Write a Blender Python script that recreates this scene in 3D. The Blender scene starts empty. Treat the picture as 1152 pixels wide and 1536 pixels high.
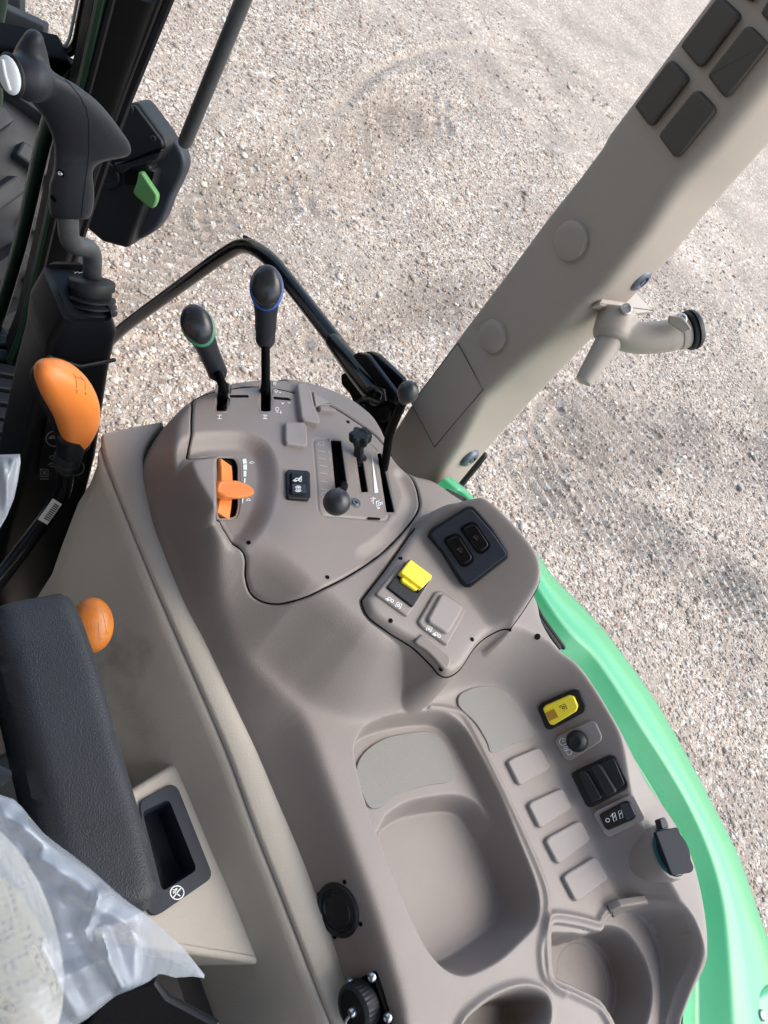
import bpy, bmesh, math, random
import numpy as np
from mathutils import Vector, Matrix
random.seed(7); rng = np.random.default_rng(7)
scn = bpy.context.scene
COL = scn.collection
# ------------------------------------------------------------------ camera model
F_PX = 1154.0; W0, H0 = 1152, 1536
CAM = np.array([0.0, 0.0, 2.20])
Dn = np.array([-816.0, 816.0, 1154.0]); Dn /= np.linalg.norm(Dn)
Fw = np.array([-1745.0, -3377.0, 1154.0]); Fw -= Dn*(Fw@Dn); Fw /= np.linalg.norm(Fw)
Rt = np.cross(Fw, -Dn)
if Rt[0] < 0: Rt = -Rt
def ray(u, v):
    d = np.array([u-576.0, v-768.0, F_PX])
    return np.array([d@Rt, d@Fw, -(d@Dn)])/F_PX
def P(u, v, z):
    d = ray(u, v); return CAM + d*((z-CAM[2])/d[2])
def PX(u, v, x):
    d = ray(u, v); return CAM + d*(x/d[0])
def PY(u, v, y):
    d = ray(u, v); return CAM + d*(y/d[1])
def PT(u, v, t):            # t = depth along the optical axis in metres
    return CAM + ray(u, v)*t
def depth(p):
    k = np.array([Rt[2], Fw[2], -Dn[2]]); return float((np.asarray(p)-CAM)@k)
def PPl(u, v, p0, n):
    d = ray(u, v); return CAM + d*(((p0-CAM)@n)/(d@n))
def nrm(a):
    a = np.asarray(a, float); return a/(np.linalg.norm(a)+1e-12)
cam = bpy.data.cameras.new('camera'); cam.sensor_fit = 'VERTICAL'; cam.sensor_height = 24; cam.lens = 24*F_PX/H0
cam.clip_start = .02; cam.clip_end = 500
camo = bpy.data.objects.new('camera', cam); COL.objects.link(camo)
ex = np.array([Rt[0], Fw[0], -Dn[0]]); ey = np.array([Rt[1], Fw[1], -Dn[1]]); ez = np.array([Rt[2], Fw[2], -Dn[2]])
M4 = Matrix.Identity(4)
for i in range(3):
    M4[i][0] = ex[i]; M4[i][1] = -ey[i]; M4[i][2] = -ez[i]; M4[i][3] = CAM[i]
camo.matrix_world = M4
scn.camera = camo
# ------------------------------------------------------------------ tags and linking
def tag(o, label=None, cat=None, group=None, kind=None):
    if label: o['label'] = label
    if cat: o['category'] = cat
    if group: o['group'] = group
    if kind: o['kind'] = kind
    return o
def thing(name, loc, label, cat, group=None):
    o = bpy.data.objects.new(name, None); COL.objects.link(o)
    o.location = [float(a) for a in loc]; o.empty_display_size = .02
    return tag(o, label, cat, group, 'thing')
def wloc(o):
    v = np.zeros(3)
    while o is not None:
        v += np.array(o.location); o = o.parent
    return v
def link(name, verts, faces, mat, parent=None, smooth=True, angle=38):
    off = wloc(parent) if parent is not None else np.zeros(3)
    me = bpy.data.meshes.new(name)
    V = np.asarray(verts, float) - off
    me.from_pydata([tuple(v) for v in V], [], [tuple(int(i) for i in f) for f in faces])
    me.materials.append(mat)
    if smooth:
        me.shade_smooth()
        me.set_sharp_from_angle(angle=math.radians(angle))
        for p in me.polygons:
            if p.loop_total > 6: p.use_smooth = False
    me.update()
    o = bpy.data.objects.new(name, me); COL.objects.link(o)
    if parent is not None: o.parent = parent
    return o
class MB:
    def __init__(s): s.v = []; s.f = []
    def add(s, v, f):
        n = len(s.v); s.v.extend([tuple(map(float, a)) for a in v]); s.f.extend([tuple(i+n for i in q) for q in f]); return s
    def build(s, name, mat, parent=None, **k): return link(name, s.v, s.f, mat, parent, **k)
# ------------------------------------------------------------------ polygon helpers
def cat_rom(pts, n=8, closed=True):
    p = np.asarray(pts, float); m = len(p); out = []
    rngi = range(m) if closed else range(m-1)
    for i in rngi:
        if closed: a, b, c, d = p[(i-1) % m], p[i], p[(i+1) % m], p[(i+2) % m]
        else: a, b, c, d = p[max(i-1, 0)], p[i], p[i+1], p[min(i+2, m-1)]
        for k in range(n):
            t = k/n
            out.append(.5*((2*b)+(-a+c)*t+(2*a-5*b+4*c-d)*t*t+(-a+3*b-3*c+d)*t**3))
    if not closed: out.append(p[-1])
    return np.array(out)
def round_poly(pts, r, n=5):
    p = np.asarray(pts, float); m = len(p); out = []
    for i in range(m):
        a, b, c = p[i-1], p[i], p[(i+1) % m]
        da, dc = a-b, c-b
        la, lc = np.linalg.norm(da), np.linalg.norm(dc)
        q = min(r, la*.48, lc*.48)
        s, e = b+da/la*q, b+dc/lc*q
        for k in range(n+1):
            t = k/n
            out.append((1-t)**2*s+2*t*(1-t)*b+t*t*e)
    return np.array(out)
def basis(n):
    n = nrm(n); a = np.array([1., 0, 0]) if abs(n[0]) < .8 else np.array([0, 1., 0])
    x = nrm(np.cross(a, n)); return x, np.cross(n, x), n
def area2(p):
    return .5*np.sum(p[:, 0]*np.roll(p[:, 1], -1)-np.roll(p[:, 0], -1)*p[:, 1])
def prism(pts3, n, up, dn, bev=0.0, seg=3, cap_bottom=True):
    """polygon (3-D points roughly on a plane) raised by `up` along n, sunk by dn, bevelled rim"""
    pts3 = np.asarray(pts3, float); x, y, n = basis(n)
    c = pts3.mean(0)
    q = np.stack([(pts3-c)@x, (pts3-c)@y], 1); hgt = (pts3-c)@n
    if area2(q) < 0: q = q[::-1]; hgt = hgt[::-1]
    m = len(q)
    e1 = q-np.roll(q, 1, 0); e2 = np.roll(q, -1, 0)-q
    e1 /= np.linalg.norm(e1, axis=1)[:, None]+1e-9; e2 /= np.linalg.norm(e2, axis=1)[:, None]+1e-9
    nn = np.stack([-(e1+e2)[:, 1], (e1+e2)[:, 0]], 1); nn /= np.linalg.norm(nn, axis=1)[:, None]+1e-9
    cosh = np.clip((e1*np.roll(e2, 0, 0)).sum(1), -1, 1); mit = 1/np.sqrt(np.clip((1+cosh)/2, .25, 1))
    nn *= mit[:, None]
    rings = [(0, -dn), (0, up-bev)]
    if bev > 0:
        for k in range(1, seg+1):
            a = math.pi/2*k/seg
            rings.append((bev*(1-math.cos(a)), up-bev+bev*math.sin(a)))
    V = []; Fc = []
    for ins, h in rings:
        w = q+nn*ins
        for i in range(m): V.append(c+x*w[i, 0]+y*w[i, 1]+n*(h+hgt[i]))
    for r in range(len(rings)-1):
        for i in range(m):
            j = (i+1) % m; Fc.append((r*m+i, r*m+j, (r+1)*m+j, (r+1)*m+i))
    b = (len(rings)-1)*m
    Fc.append(tuple(range(b, b+m)))
    if cap_bottom: Fc.append(tuple(reversed(range(m))))
    return V, Fc
def frame(d):
    d = nrm(d); a = np.array([0, 0, 1.]) if abs(d[2]) < .9 else np.array([1., 0, 0])
    x = nrm(np.cross(a, d)); return x, np.cross(d, x), d
def tube(path, radii, seg=16, caps='round', flat=None):
    """swept tube; radii scalar or per point; flat=(direction, factor) squashes the section along that direction"""
    p = np.asarray(path, float); m = len(p)
    r = np.full(m, radii, float) if np.isscalar(radii) else np.asarray(radii, float)
    T = np.zeros_like(p); T[1:-1] = p[2:]-p[:-2]; T[0] = p[1]-p[0]; T[-1] = p[-1]-p[-2]
    T /= np.linalg.norm(T, axis=1)[:, None]
    if caps == 'round':
        pre = []; post = []
        for k in range(4, 0, -1):
            a = math.pi/2*k/4.4
            pre.append((p[0]-T[0]*r[0]*math.sin(a), r[0]*math.cos(a)))
            post.insert(0, (p[-1]+T[-1]*r[-1]*math.sin(a), r[-1]*math.cos(a)))
        p = np.concatenate([[a for a, _ in pre], p, [a for a, _ in post]]); r = np.concatenate([[b for _, b in pre], r, [b for _, b in post]])
        T = np.concatenate([[T[0]]*4, T, [T[-1]]*4]); m = len(p)
    x, y, _ = frame(T[0]); V = []; Fc = []
    for i in range(m):
        x = nrm(x-T[i]*(x@T[i])); y = np.cross(T[i], x)
        for k in range(seg):
            a = 2*math.pi*k/seg
            o = (x*math.cos(a)+y*math.sin(a))*r[i]
            if flat is not None:
                fd = nrm(np.asarray(flat[0])-T[i]*(np.asarray(flat[0])@T[i])); o = o-fd*(o@fd)*(1-flat[1])
            V.append(p[i]+o)
    for i in range(m-1):
        for k in range(seg):
            j = (k+1) % seg; Fc.append((i*seg+k, i*seg+j, (i+1)*seg+j, (i+1)*seg+k))
    Fc.append(tuple(reversed(range(seg)))); Fc.append(tuple(range((m-1)*seg, m*seg)))
    return V, Fc
def bend(path, r, n=6):
    """round the corners of an open 3-D polyline"""
    p = np.asarray(path, float); out = [p[0]]
    for i in range(1, len(p)-1):
        a, b, c = p[i-1], p[i], p[i+1]; la, lc = np.linalg.norm(a-b), np.linalg.norm(c-b); q = min(r, la*.48, lc*.48)
        s, e = b+(a-b)/la*q, b+(c-b)/lc*q
        for k in range(n+1):
            t = k/n; out.append((1-t)**2*s+2*t*(1-t)*b+t*t*e)
    out.append(p[-1]); return np.array(out)
def lathe(p0, axis, prof, seg=32):
    """prof: list of (height along axis, radius)"""
    x, y, d = frame(axis); V = []; Fc = []
    for h, r in prof:
        for k in range(seg):
            a = 2*math.pi*k/seg; V.append(np.asarray(p0)+d*h+(x*math.cos(a)+y*math.sin(a))*max(r, 1e-5))
    for i in range(len(prof)-1):
        for k in range(seg):
            j = (k+1) % seg; Fc.append((i*seg+k, i*seg+j, (i+1)*seg+j, (i+1)*seg+k))
    Fc.append(tuple(reversed(range(seg)))); Fc.append(tuple(range((len(prof)-1)*seg, len(prof)*seg)))
    return V, Fc
def ellip(c, ax, r, seg=24, rings=14):
    """ellipsoid: ax = 3 axis vectors, r = 3 radii"""
    V = []; Fc = []
    for i in range(rings+1):
        th = math.pi*i/rings
        for k in range(seg):
            a = 2*math.pi*k/seg
            V.append(np.asarray(c)+ax[0]*r[0]*math.sin(th)*math.cos(a)+ax[1]*r[1]*math.sin(th)*math.sin(a)+ax[2]*r[2]*math.cos(th))
    for i in range(rings):
        for k in range(seg):
            j = (k+1) % seg; Fc.append((i*seg+k, (i+1)*seg+k, (i+1)*seg+j, i*seg+j))
    return V, Fc
def box8(c, ax, h, bev=.002):
    """bevelled box: centre, 3 axes, half sizes"""
    c = np.asarray(c, float); ax = [nrm(a) for a in ax]
    q = [c+ax[0]*sx*h[0]+ax[1]*sy*h[1] for sx, sy in ((-1, -1), (1, -1), (1, 1), (-1, 1))]
    q3 = round_poly(np.array(q), bev*1.5, 3)
    return prism(q3, ax[2], h[2], h[2], bev, 2)
def loft(rows, closed=False):
    rows = [np.asarray(r, float) for r in rows]; m = len(rows[0]); V = np.concatenate(rows); Fc = []
    for i in range(len(rows)-1):
        for k in range(m if closed else m-1):
            j = (k+1) % m; Fc.append((i*m+k, i*m+j, (i+1)*m+j, (i+1)*m+k))
    return V, Fc
def blob(name, pieces, mat, parent, voxel=.002, smooth=6, fac=.5):
    """organic body: pieces (closed shells) fused by a voxel remesh and smoothed into one surface"""
    mb = MB()
    for v, f in pieces: mb.add(v, f)
    o = mb.build('tmp', mat, None)
    r = o.modifiers.new('r', 'REMESH'); r.mode = 'VOXEL'; r.voxel_size = voxel; r.use_smooth_shade = True
    s = o.modifiers.new('s', 'SMOOTH'); s.factor = fac; s.iterations = smooth
    dg = bpy.context.evaluated_depsgraph_get(); dg.update()
    me = bpy.data.meshes.new_from_object(o.evaluated_get(dg))
    n = len(me.vertices); V = np.zeros(n*3); me.vertices.foreach_get('co', V); V = V.reshape(-1, 3)
    Fc = [tuple(p.vertices) for p in me.polygons]
    bpy.data.objects.remove(o); bpy.data.meshes.remove(me)
    return link(name, V, Fc, mat, parent, smooth=True, angle=180)
def pillow(pts3, n, up, dn, r, step=.004):
    """solid with fully rounded rims over a plan outline: both skins follow the distance to the outline"""
    pts3 = np.asarray(pts3, float); x, y, n = basis(n); c = pts3.mean(0); poly = np.stack([(pts3-c)@x, (pts3-c)@y], 1)
    us = np.arange(poly[:, 0].min()-step, poly[:, 0].max()+2*step, step); vs = np.arange(poly[:, 1].min()-step, poly[:, 1].max()+2*step, step)
    U, Vv = np.meshgrid(us, vs); ins = np.zeros(U.shape, bool); d2 = np.full(U.shape, 1e9); near = np.zeros(U.shape+(2,))
    for k in range(len(poly)):
        a, b_ = poly[k-1], poly[k]; e = b_-a; t = np.clip(((U-a[0])*e[0]+(Vv-a[1])*e[1])/(e@e+1e-12), 0, 1); q = a+t[..., None]*e
        dd = (U-q[..., 0])**2+(Vv-q[..., 1])**2; m_ = dd < d2; d2 = np.where(m_, dd, d2); near[m_] = q[m_]
        if a[1] != b_[1]: ins ^= ((Vv < a[1]) != (Vv < b_[1])) & (U < a[0]+(Vv-a[1])/(b_[1]-a[1])*e[0])
    d = np.sqrt(d2); snap = ((~ins) & (d < step*1.05)) | (ins & (d < step*.35)); keep = ins | snap
    U = np.where(snap, near[..., 0], U); Vv = np.where(snap, near[..., 1], Vv); d = np.where(snap, 0, d)
    cap = r-np.sqrt(np.clip(r*r-(r-np.minimum(d, r))**2, 0, None))
    idx = -np.ones(U.shape, int); idx[keep] = np.arange(keep.sum()); N = int(keep.sum()); P2 = np.stack([U[keep], Vv[keep]], 1); cp = cap[keep]
    V = [c+x*p[0]+y*p[1]+n*(up-k) for p, k in zip(P2, cp)]+[c+x*p[0]+y*p[1]-n*(dn-k) for p, k in zip(P2, cp)]; Fc = []; edges = {}
    for j in range(U.shape[0]-1):
        for i in range(U.shape[1]-1):
            g = [k for k in (idx[j, i], idx[j, i+1], idx[j+1, i+1], idx[j+1, i]) if k >= 0]
            if len(g) >= 3:
                Fc.append(tuple(g)); Fc.append(tuple(k+N for k in reversed(g)))
                for k in range(len(g)):
                    q = (g[k-1], g[k]); 
                    if (q[1], q[0]) in edges: edges.pop((q[1], q[0]))
                    else: edges[q] = 1
    for p, q in edges: Fc.append((p, p+N, q+N, q))
    return V, Fc
def boolean_cut(name, body, cutter, material, parent, angle=50):
    a = MB().add(*body).build('tmp', material, None, smooth=False); c = MB().add(*cutter).build('tmp', material, None, smooth=False)
    for o in (a, c):
        bm = bmesh.new(); bm.from_mesh(o.data); bmesh.ops.recalc_face_normals(bm, faces=bm.faces); bm.to_mesh(o.data); bm.free()
    m = a.modifiers.new('b', 'BOOLEAN'); m.operation = 'DIFFERENCE'; m.object = c; m.solver = 'EXACT'
    dg = bpy.context.evaluated_depsgraph_get(); dg.update(); me = bpy.data.meshes.new_from_object(a.evaluated_get(dg))
    V = [tuple(v.co) for v in me.vertices]; Fc = [tuple(p.vertices) for p in me.polygons]
    bpy.data.objects.remove(a); bpy.data.objects.remove(c); bpy.data.meshes.remove(me)
    return link(name, V, Fc, material, parent, angle=angle)
# ------------------------------------------------------------------ materials
def mat(name, col, rough=.5, metal=0.0, spec=.5, bump=0.0, bscale=400, var=0.0, vscale=8, coat=0.0, detail=2.0, rvar=0.0, col2=None):
    m = bpy.data.materials.new(name); m.use_nodes = True; nt = m.node_tree; b = nt.nodes['Principled BSDF']
    b.inputs['Base Color'].default_value = (*col, 1); b.inputs['Roughness'].default_value = rough; b.inputs['Metallic'].default_value = metal
    b.inputs['Specular IOR Level'].default_value = spec; b.inputs['Coat Weight'].default_value = coat; b.inputs['Coat Roughness'].default_value = .08
    tc = nt.nodes.new('ShaderNodeTexCoord')
    def noise(sc, det=2.0):
        n = nt.nodes.new('ShaderNodeTexNoise'); n.inputs['Scale'].default_value = sc; n.inputs['Detail'].default_value = det
        nt.links.new(tc.outputs['Object'], n.inputs['Vector']); return n
    if bump > 0:
        n = noise(bscale, detail); bp = nt.nodes.new('ShaderNodeBump'); bp.inputs['Strength'].default_value = bump; bp.inputs['Distance'].default_value = .0006
        nt.links.new(n.outputs['Fac'], bp.inputs['Height']); nt.links.new(bp.outputs['Normal'], b.inputs['Normal'])
    if var > 0:
        n = noise(vscale, 5.0); mr = nt.nodes.new('ShaderNodeMapRange'); mr.inputs['From Min'].default_value = .3; mr.inputs['From Max'].default_value = .7
        mx = nt.nodes.new('ShaderNodeMix'); mx.data_type = 'RGBA'
        c2 = col2 if col2 else tuple(c*(1-var) for c in col)
        mx.inputs[6].default_value = (*col, 1); mx.inputs[7].default_value = (*c2, 1)
        nt.links.new(n.outputs['Fac'], mr.inputs['Value']); nt.links.new(mr.outputs['Result'], mx.inputs[0]); nt.links.new(mx.outputs[2], b.inputs['Base Color'])
    if rvar > 0:
        n = noise(14, 6.0); mr = nt.nodes.new('ShaderNodeMapRange'); mr.inputs['From Min'].default_value = .3; mr.inputs['From Max'].default_value = .7
        mr.inputs['To Min'].default_value = max(.02, rough-rvar); mr.inputs['To Max'].default_value = rough+rvar
        nt.links.new(n.outputs['Fac'], mr.inputs['Value']); nt.links.new(mr.outputs['Result'], b.inputs['Roughness'])
    return m
M = {}
M['console'] = mat('console_plastic', (.228, .198, .180), .46, bump=.5, bscale=1100, var=.08, vscale=9, rvar=.05)
M['panel'] = mat('panel_plastic', (.232, .201, .183), .44, bump=.4, bscale=1100, var=.07, vscale=10, rvar=.05)
M['pad'] = mat('pad_plastic', (.252, .224, .210), .55, bump=.5, bscale=800)
M['mat'] = mat('rubber_mat', (.24, .232, .214), .8, bump=.8, bscale=1300, var=.06, vscale=900)
M['tan'] = mat('tan_trim', (.45, .415, .355), .55, bump=.6, bscale=520, var=.10, vscale=6, rvar=.06)
M['pillar'] = mat('pillar_trim', (.325, .285, .248), .5, bump=.3, bscale=900, var=.03, vscale=6)
M['black'] = mat('black_plastic', (.009, .010, .0125), .46, spec=.3, bump=.3, bscale=700, rvar=.08)
M['gloss'] = mat('gloss_black', (.006, .006, .007), .2, spec=.25, rvar=.04, coat=.06)
M['paint'] = mat('black_paint', (.002, .0022, .0025), .6, spec=.07, bump=.15, bscale=200, rvar=.08)
M['rubber'] = mat('black_rubber', (.012, .013, .0155), .52, spec=.35, bump=.2, bscale=500, rvar=.08)
M['grip'] = mat('grip_plastic', (.017, .0195, .026), .46, spec=.35, bump=.25, bscale=1000, rvar=.05)
M['navy'] = mat('navy_plastic', (.022, .028, .041), .46, spec=.35, bump=.3, bscale=700, var=.2, vscale=30)
M['vent'] = mat('vent_plastic', (.055, .047, .042), .55, bump=.2, bscale=700)
M['shell'] = mat('shell_black', (.006, .0065, .008), .42, spec=.18, bump=.3, bscale=700, rvar=.08)
M['cap'] = mat('cap_black', (.012, .015, .021), .6, spec=.16, bump=.2, bscale=600)
M['void'] = mat('slot_dark', (.004, .004, .004), .9, spec=.1)
M['orange'] = mat('orange_plastic', (.80, .235, .045), .4, bump=.2, bscale=500, rvar=.05)
M['orange_dull'] = mat('orange_knob', (.60, .19, .03), .42, bump=.2, bscale=500, var=.3, vscale=60)
M['yellow'] = mat('yellow_plastic', (.86, .70, .035), .35, bump=.1)
M['amber'] = mat('amber_lens', (.42, .22, .02), .3)
M['white'] = mat('white_mark', (.8, .84, .84), .6)
M['mintmark'] = mat('pale_mark', (.72, .80, .76), .6)
M['greymark'] = mat('grey_mark', (.38, .39, .40), .6)
M['orangemark'] = mat('engraved_mark', (.30, .085, .02), .6)
M['blackmark'] = mat('black_mark', (.02, .02, .015), .6)
M['metal'] = mat('steel', (.55, .57, .6), .3, metal=1.0)
M['boltgrey'] = mat('bolt_grey', (.16, .18, .21), .35, metal=.6)
M['bluegrey'] = mat('bolt_face', (.09, .11, .14), .4, metal=.4)
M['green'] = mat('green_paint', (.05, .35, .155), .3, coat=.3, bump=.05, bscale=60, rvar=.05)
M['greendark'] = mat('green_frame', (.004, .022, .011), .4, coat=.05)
M['greenlever'] = mat('green_lever', (.10, .27, .09), .45)
M['greenring'] = mat('green_ring', (.03, .20, .11), .4)
M['bluering'] = mat('blue_ring', (.02, .09, .42), .4)
M['button'] = mat('grey_button', (.62, .66, .68), .4)
M['strut'] = mat('strut_grey', (.06, .065, .07), .5, bump=.4, bscale=300, var=.3, vscale=60)
M['tyre'] = mat('tyre_rubber', (.006, .008, .012), .5, spec=.3, bump=.6, bscale=60, var=.5, vscale=14, col2=(.03, .03, .032))
M['arm'] = mat('mount_plastic', (.31, .275, .24), .42, bump=.2, bscale=700)
M['decalblack'] = mat('decal_black', (.006, .006, .007), .35)
# leather-like armrest
m = mat('armrest_vinyl', (.024, .027, .034), .5, spec=.4, rvar=.06, var=.25, vscale=25); M['vinyl'] = m
nt = m.node_tree; b = nt.nodes['Principled BSDF']; tc = nt.nodes.new('ShaderNodeTexCoord')
vo = nt.nodes.new('ShaderNodeTexVoronoi'); vo.inputs['Scale'].default_value = 1100; vo.feature = 'F1'
no = nt.nodes.new('ShaderNodeTexNoise'); no.inputs['Scale'].default_value = 500; no.inputs['Detail'].default_value = 3
ad = nt.nodes.new('ShaderNodeMath'); ad.operation = 'ADD'
nt.links.new(tc.outputs['Object'], vo.inputs['Vector']); nt.links.new(tc.outputs['Object'], no.inputs['Vector'])
nt.links.new(vo.outputs['Distance'], ad.inputs[0]); nt.links.new(no.outputs['Fac'], ad.inputs[1])
bp = nt.nodes.new('ShaderNodeBump'); bp.inputs['Strength'].default_value = .45; bp.inputs['Distance'].default_value = .0005
nt.links.new(ad.outputs[0], bp.inputs['Height']); nt.links.new(bp.outputs['Normal'], b.inputs['Normal'])
# clear glass: mostly see-through, a little gloss
def glass(name, tint=(1, 1, 1), g=.05):
    m = bpy.data.materials.new(name); m.use_nodes = True; nt = m.node_tree; nt.nodes.clear()
    o = nt.nodes.new('ShaderNodeOutputMaterial'); t = nt.nodes.new('ShaderNodeBsdfTransparent'); t.inputs[0].default_value = (*tint, 1)
    gl = nt.nodes.new('ShaderNodeBsdfGlossy'); gl.inputs['Roughness'].default_value = .02
    fr = nt.nodes.new('ShaderNodeLayerWeight'); fr.inputs['Blend'].default_value = .12
    ml = nt.nodes.new('ShaderNodeMath'); ml.operation = 'MULTIPLY'; ml.inputs[1].default_value = g/.05*.5
    mx = nt.nodes.new('ShaderNodeMixShader')
    nt.links.new(fr.outputs['Fresnel'], ml.inputs[0]); nt.links.new(ml.outputs[0], mx.inputs[0]); nt.links.new(t.outputs[0], mx.inputs[1]); nt.links.new(gl.outputs[0], mx.inputs[2])
    nt.links.new(mx.outputs[0], o.inputs['Surface']); return m
M['glass'] = glass('window_glass', (.985, .99, .99), .018)
# ------------------------------------------------------------------ console as a height map in plan
def Z(px, z=None):
    """pixel outline -> plan outline; entries (u,v) use z, entries (u,v,z) their own height"""
    return np.array([P(p[0], p[1], p[2] if len(p) > 2 else z)[:2] for p in px])
def crop(pts, off, s): return [(off[0]+x/s, off[1]+y/s) for x, y in pts]
RES = .0011
X0, X1, Y0, Y1 = .285, .765, -.335, .535
gx = np.arange(X0, X1, RES); gy = np.arange(Y0, Y1, RES)
GX, GY = np.meshgrid(gx, gy); NX, NY = len(gx), len(gy)
def sdf(poly, margin=.08):
    """signed distance (inside positive) to a closed plan polygon, exact within margin of it"""
    poly = np.asarray(poly, float); out = np.full(GX.shape, -margin)
    i0 = max(0, int((poly[:, 0].min()-margin-X0)/RES)); i1 = min(NX, int((poly[:, 0].max()+margin-X0)/RES)+2)
    j0 = max(0, int((poly[:, 1].min()-margin-Y0)/RES)); j1 = min(NY, int((poly[:, 1].max()+margin-Y0)/RES)+2)
    if i1 <= i0 or j1 <= j0: return out
    x = GX[j0:j1, i0:i1].astype(np.float32); y = GY[j0:j1, i0:i1].astype(np.float32)
    d2 = np.full(x.shape, 1e9, np.float32); ins = np.zeros(x.shape, bool)
    for k in range(len(poly)):
        ax, ay = poly[k-1]; bx, by = poly[k]; ex_, ey_ = bx-ax, by-ay; L = ex_*ex_+ey_*ey_+1e-12
        t = np.clip(((x-ax)*ex_+(y-ay)*ey_)/L, 0, 1)
        d2 = np.minimum(d2, (x-ax-t*ex_)**2+(y-ay-t*ey_)**2)
        if ay != by:
            c = ((y < ay) != (y < by)); c &= x < ax+(y-ay)/(by-ay)*ex_
            ins ^= c
    d = np.sqrt(d2); out[j0:j1, i0:i1] = np.where(ins, d, -d); return out
def ldist(line, margin=.02):
    """distance to an open plan polyline"""
    line = np.asarray(line, float); out = np.full(GX.shape, 1.0)
    i0 = max(0, int((line[:, 0].min()-margin-X0)/RES)); i1 = min(NX, int((line[:, 0].max()+margin-X0)/RES)+2)
    j0 = max(0, int((line[:, 1].min()-margin-Y0)/RES)); j1 = min(NY, int((line[:, 1].max()+margin-Y0)/RES)+2)
    x = GX[j0:j1, i0:i1]; y = GY[j0:j1, i0:i1]; d2 = np.full(x.shape, 1e9)
    for k in range(1, len(line)):
        ax, ay = line[k-1]; bx, by = line[k]; ex_, ey_ = bx-ax, by-ay; L = ex_*ex_+ey_*ey_+1e-12
        t = np.clip(((x-ax)*ex_+(y-ay)*ey_)/L, 0, 1); d2 = np.minimum(d2, (x-ax-t*ex_)**2+(y-ay-t*ey_)**2)
    out[j0:j1, i0:i1] = np.sqrt(d2); return out
def sp(x, w): return w*np.logaddexp(0, x/w)
def smin(a, b, k): h = np.clip(.5+.5*(b-a)/k, 0, 1); return b*(1-h)+a*h-k*h*(1-h)
def smax(a, b, k): return -smin(-a, -b, k)
def sst(a, b, x): t = np.clip((x-a)/(b-a), 0, 1); return t*t*(3-2*t)
ZD = 1.56                                                    # rear deck
zU = 1.63 - .14*sp(GY-.30, .03) - .022*sst(-.06, -.16, GY) - .05*sst(.02, -.2, GY)*0
C7 = ((200, 560), 2.504); C5B = ((240, 380), 2.743); C6 = ((400, 600), 4.43); CP = ((540, 660), 3.6); C8 = ((640, 980), 2.618); CT = ((440, 980), 2.743); CC = ((640, 1280), 2.25)
# basin: the lowered rear deck with sloping front and right walls
basin = cat_rom(Z([(300, 950), (380, 988), (432, 1028), (475, 1060), (530, 1078), (585, 1073), (640, 1052), (690, 1033), (738, 1030), (780, 1056), (815, 1108), (850, 1178), (885, 1250), (915, 1318), (945, 1372), (985, 1450), (1000, 1560), (990, 1750), (560, 1800), (420, 1600), (300, 1250)], ZD), 16)
sB = sdf(basin, .2)
wall = 1.25+.65*sst(.54, .60, GX)*sst(.11, .05, GY)
z = smin(zU, ZD + wall*sp(-sB, .0035), .014-.009*sst(.52, .60, GX))
# outer outline
outl = [(640, 1760, ZD), (598, 1513, ZD), (585, 1455, ZD), (560, 1368, ZD), (527, 1273, ZD), (490, 1165, ZD), (457, 1078, ZD), (432, 1020, 1.585), (399, 954, 1.61), (370, 900, 1.62),
        (345, 858, 1.62), (318, 815, 1.62), (292, 776, 1.62), (268, 735, 1.62), (256, 700, 1.615), (254, 670, 1.61), (258, 636, 1.605), (272, 608, 1.60), (296, 585, 1.60), (330, 568, 1.60),
        (372, 560, 1.60), (422, 562, 1.60), (462, 573, 1.60), (505, 596, 1.60), (549, 627, 1.605), (570, 655, 1.61), (590, 690, 1.62), (612, 712, 1.62), (645, 722, 1.62), (674, 742, 1.62),
        (705, 765, 1.62), (760, 830, 1.62), (800, 900, 1.62), (815, 935, 1.625), (839, 970, 1.626), (870, 996, 1.626), (901, 1040, 1.626), (936, 1098, 1.626), (972, 1150, 1.622), (1008, 1208, 1.612),
        (1036, 1269, 1.606), (1051, 1322, 1.604), (1058, 1388, 1.60), (1060, 1440, 1.60), (1059, 1530, 1.60), (1052, 1760, 1.60)]
sO = sdf(cat_rom(Z(outl), 4), .2)
wO = .0030 + .005*sst(.38, .45, GY)
slope_ = np.where(GX > .5, 5.0, 1.65+6.85*sst(.075, .19, GY))
drop_o = slope_*sp(-sO, wO)
top_px = [(243, 634), (226, 655), (214, 682), (216, 710), (223, 738), (243, 806), (277, 898), (312, 968), (350, 1050), (385, 1125), (417, 1200), (460, 1300), (500, 1408), (519, 1466), (539, 1515), (558, 1560), (618, 1700), (800, 2100)]
tp_ = cat_rom(top_px, 6, False); zt = np.interp(tp_[:, 1], [600, 660, 900, 1100, 1300, 1500, 1700], [1.562, 1.558, 1.540, 1.518, 1.508, 1.504, 1.50])
R_top = np.array([P(u, v, zz) for (u, v), zz in zip(tp_, zt)])
sS = sdf(np.concatenate([[(R_top[0, 0]-.004, .62), (.9, .62), (.9, -.6), (R_top[-1, 0], -.6)], R_top[::-1, :2]]), .2)
oy = np.argsort(R_top[:, 1]); zs_ = np.interp(GY, R_top[oy, 1], zt[oy])
num = sp(-sO, .0028); frac = num/(num+np.maximum(sS, 0)+.0012)
drop_l = frac*np.maximum(z-zs_, .01) + 8*sp(-sS-.002, .001)
wf = np.maximum(sst(.34, .41, GY), sst(.47, .50, GX))
drop = drop_l*(1-wf)+drop_o*wf
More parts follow.
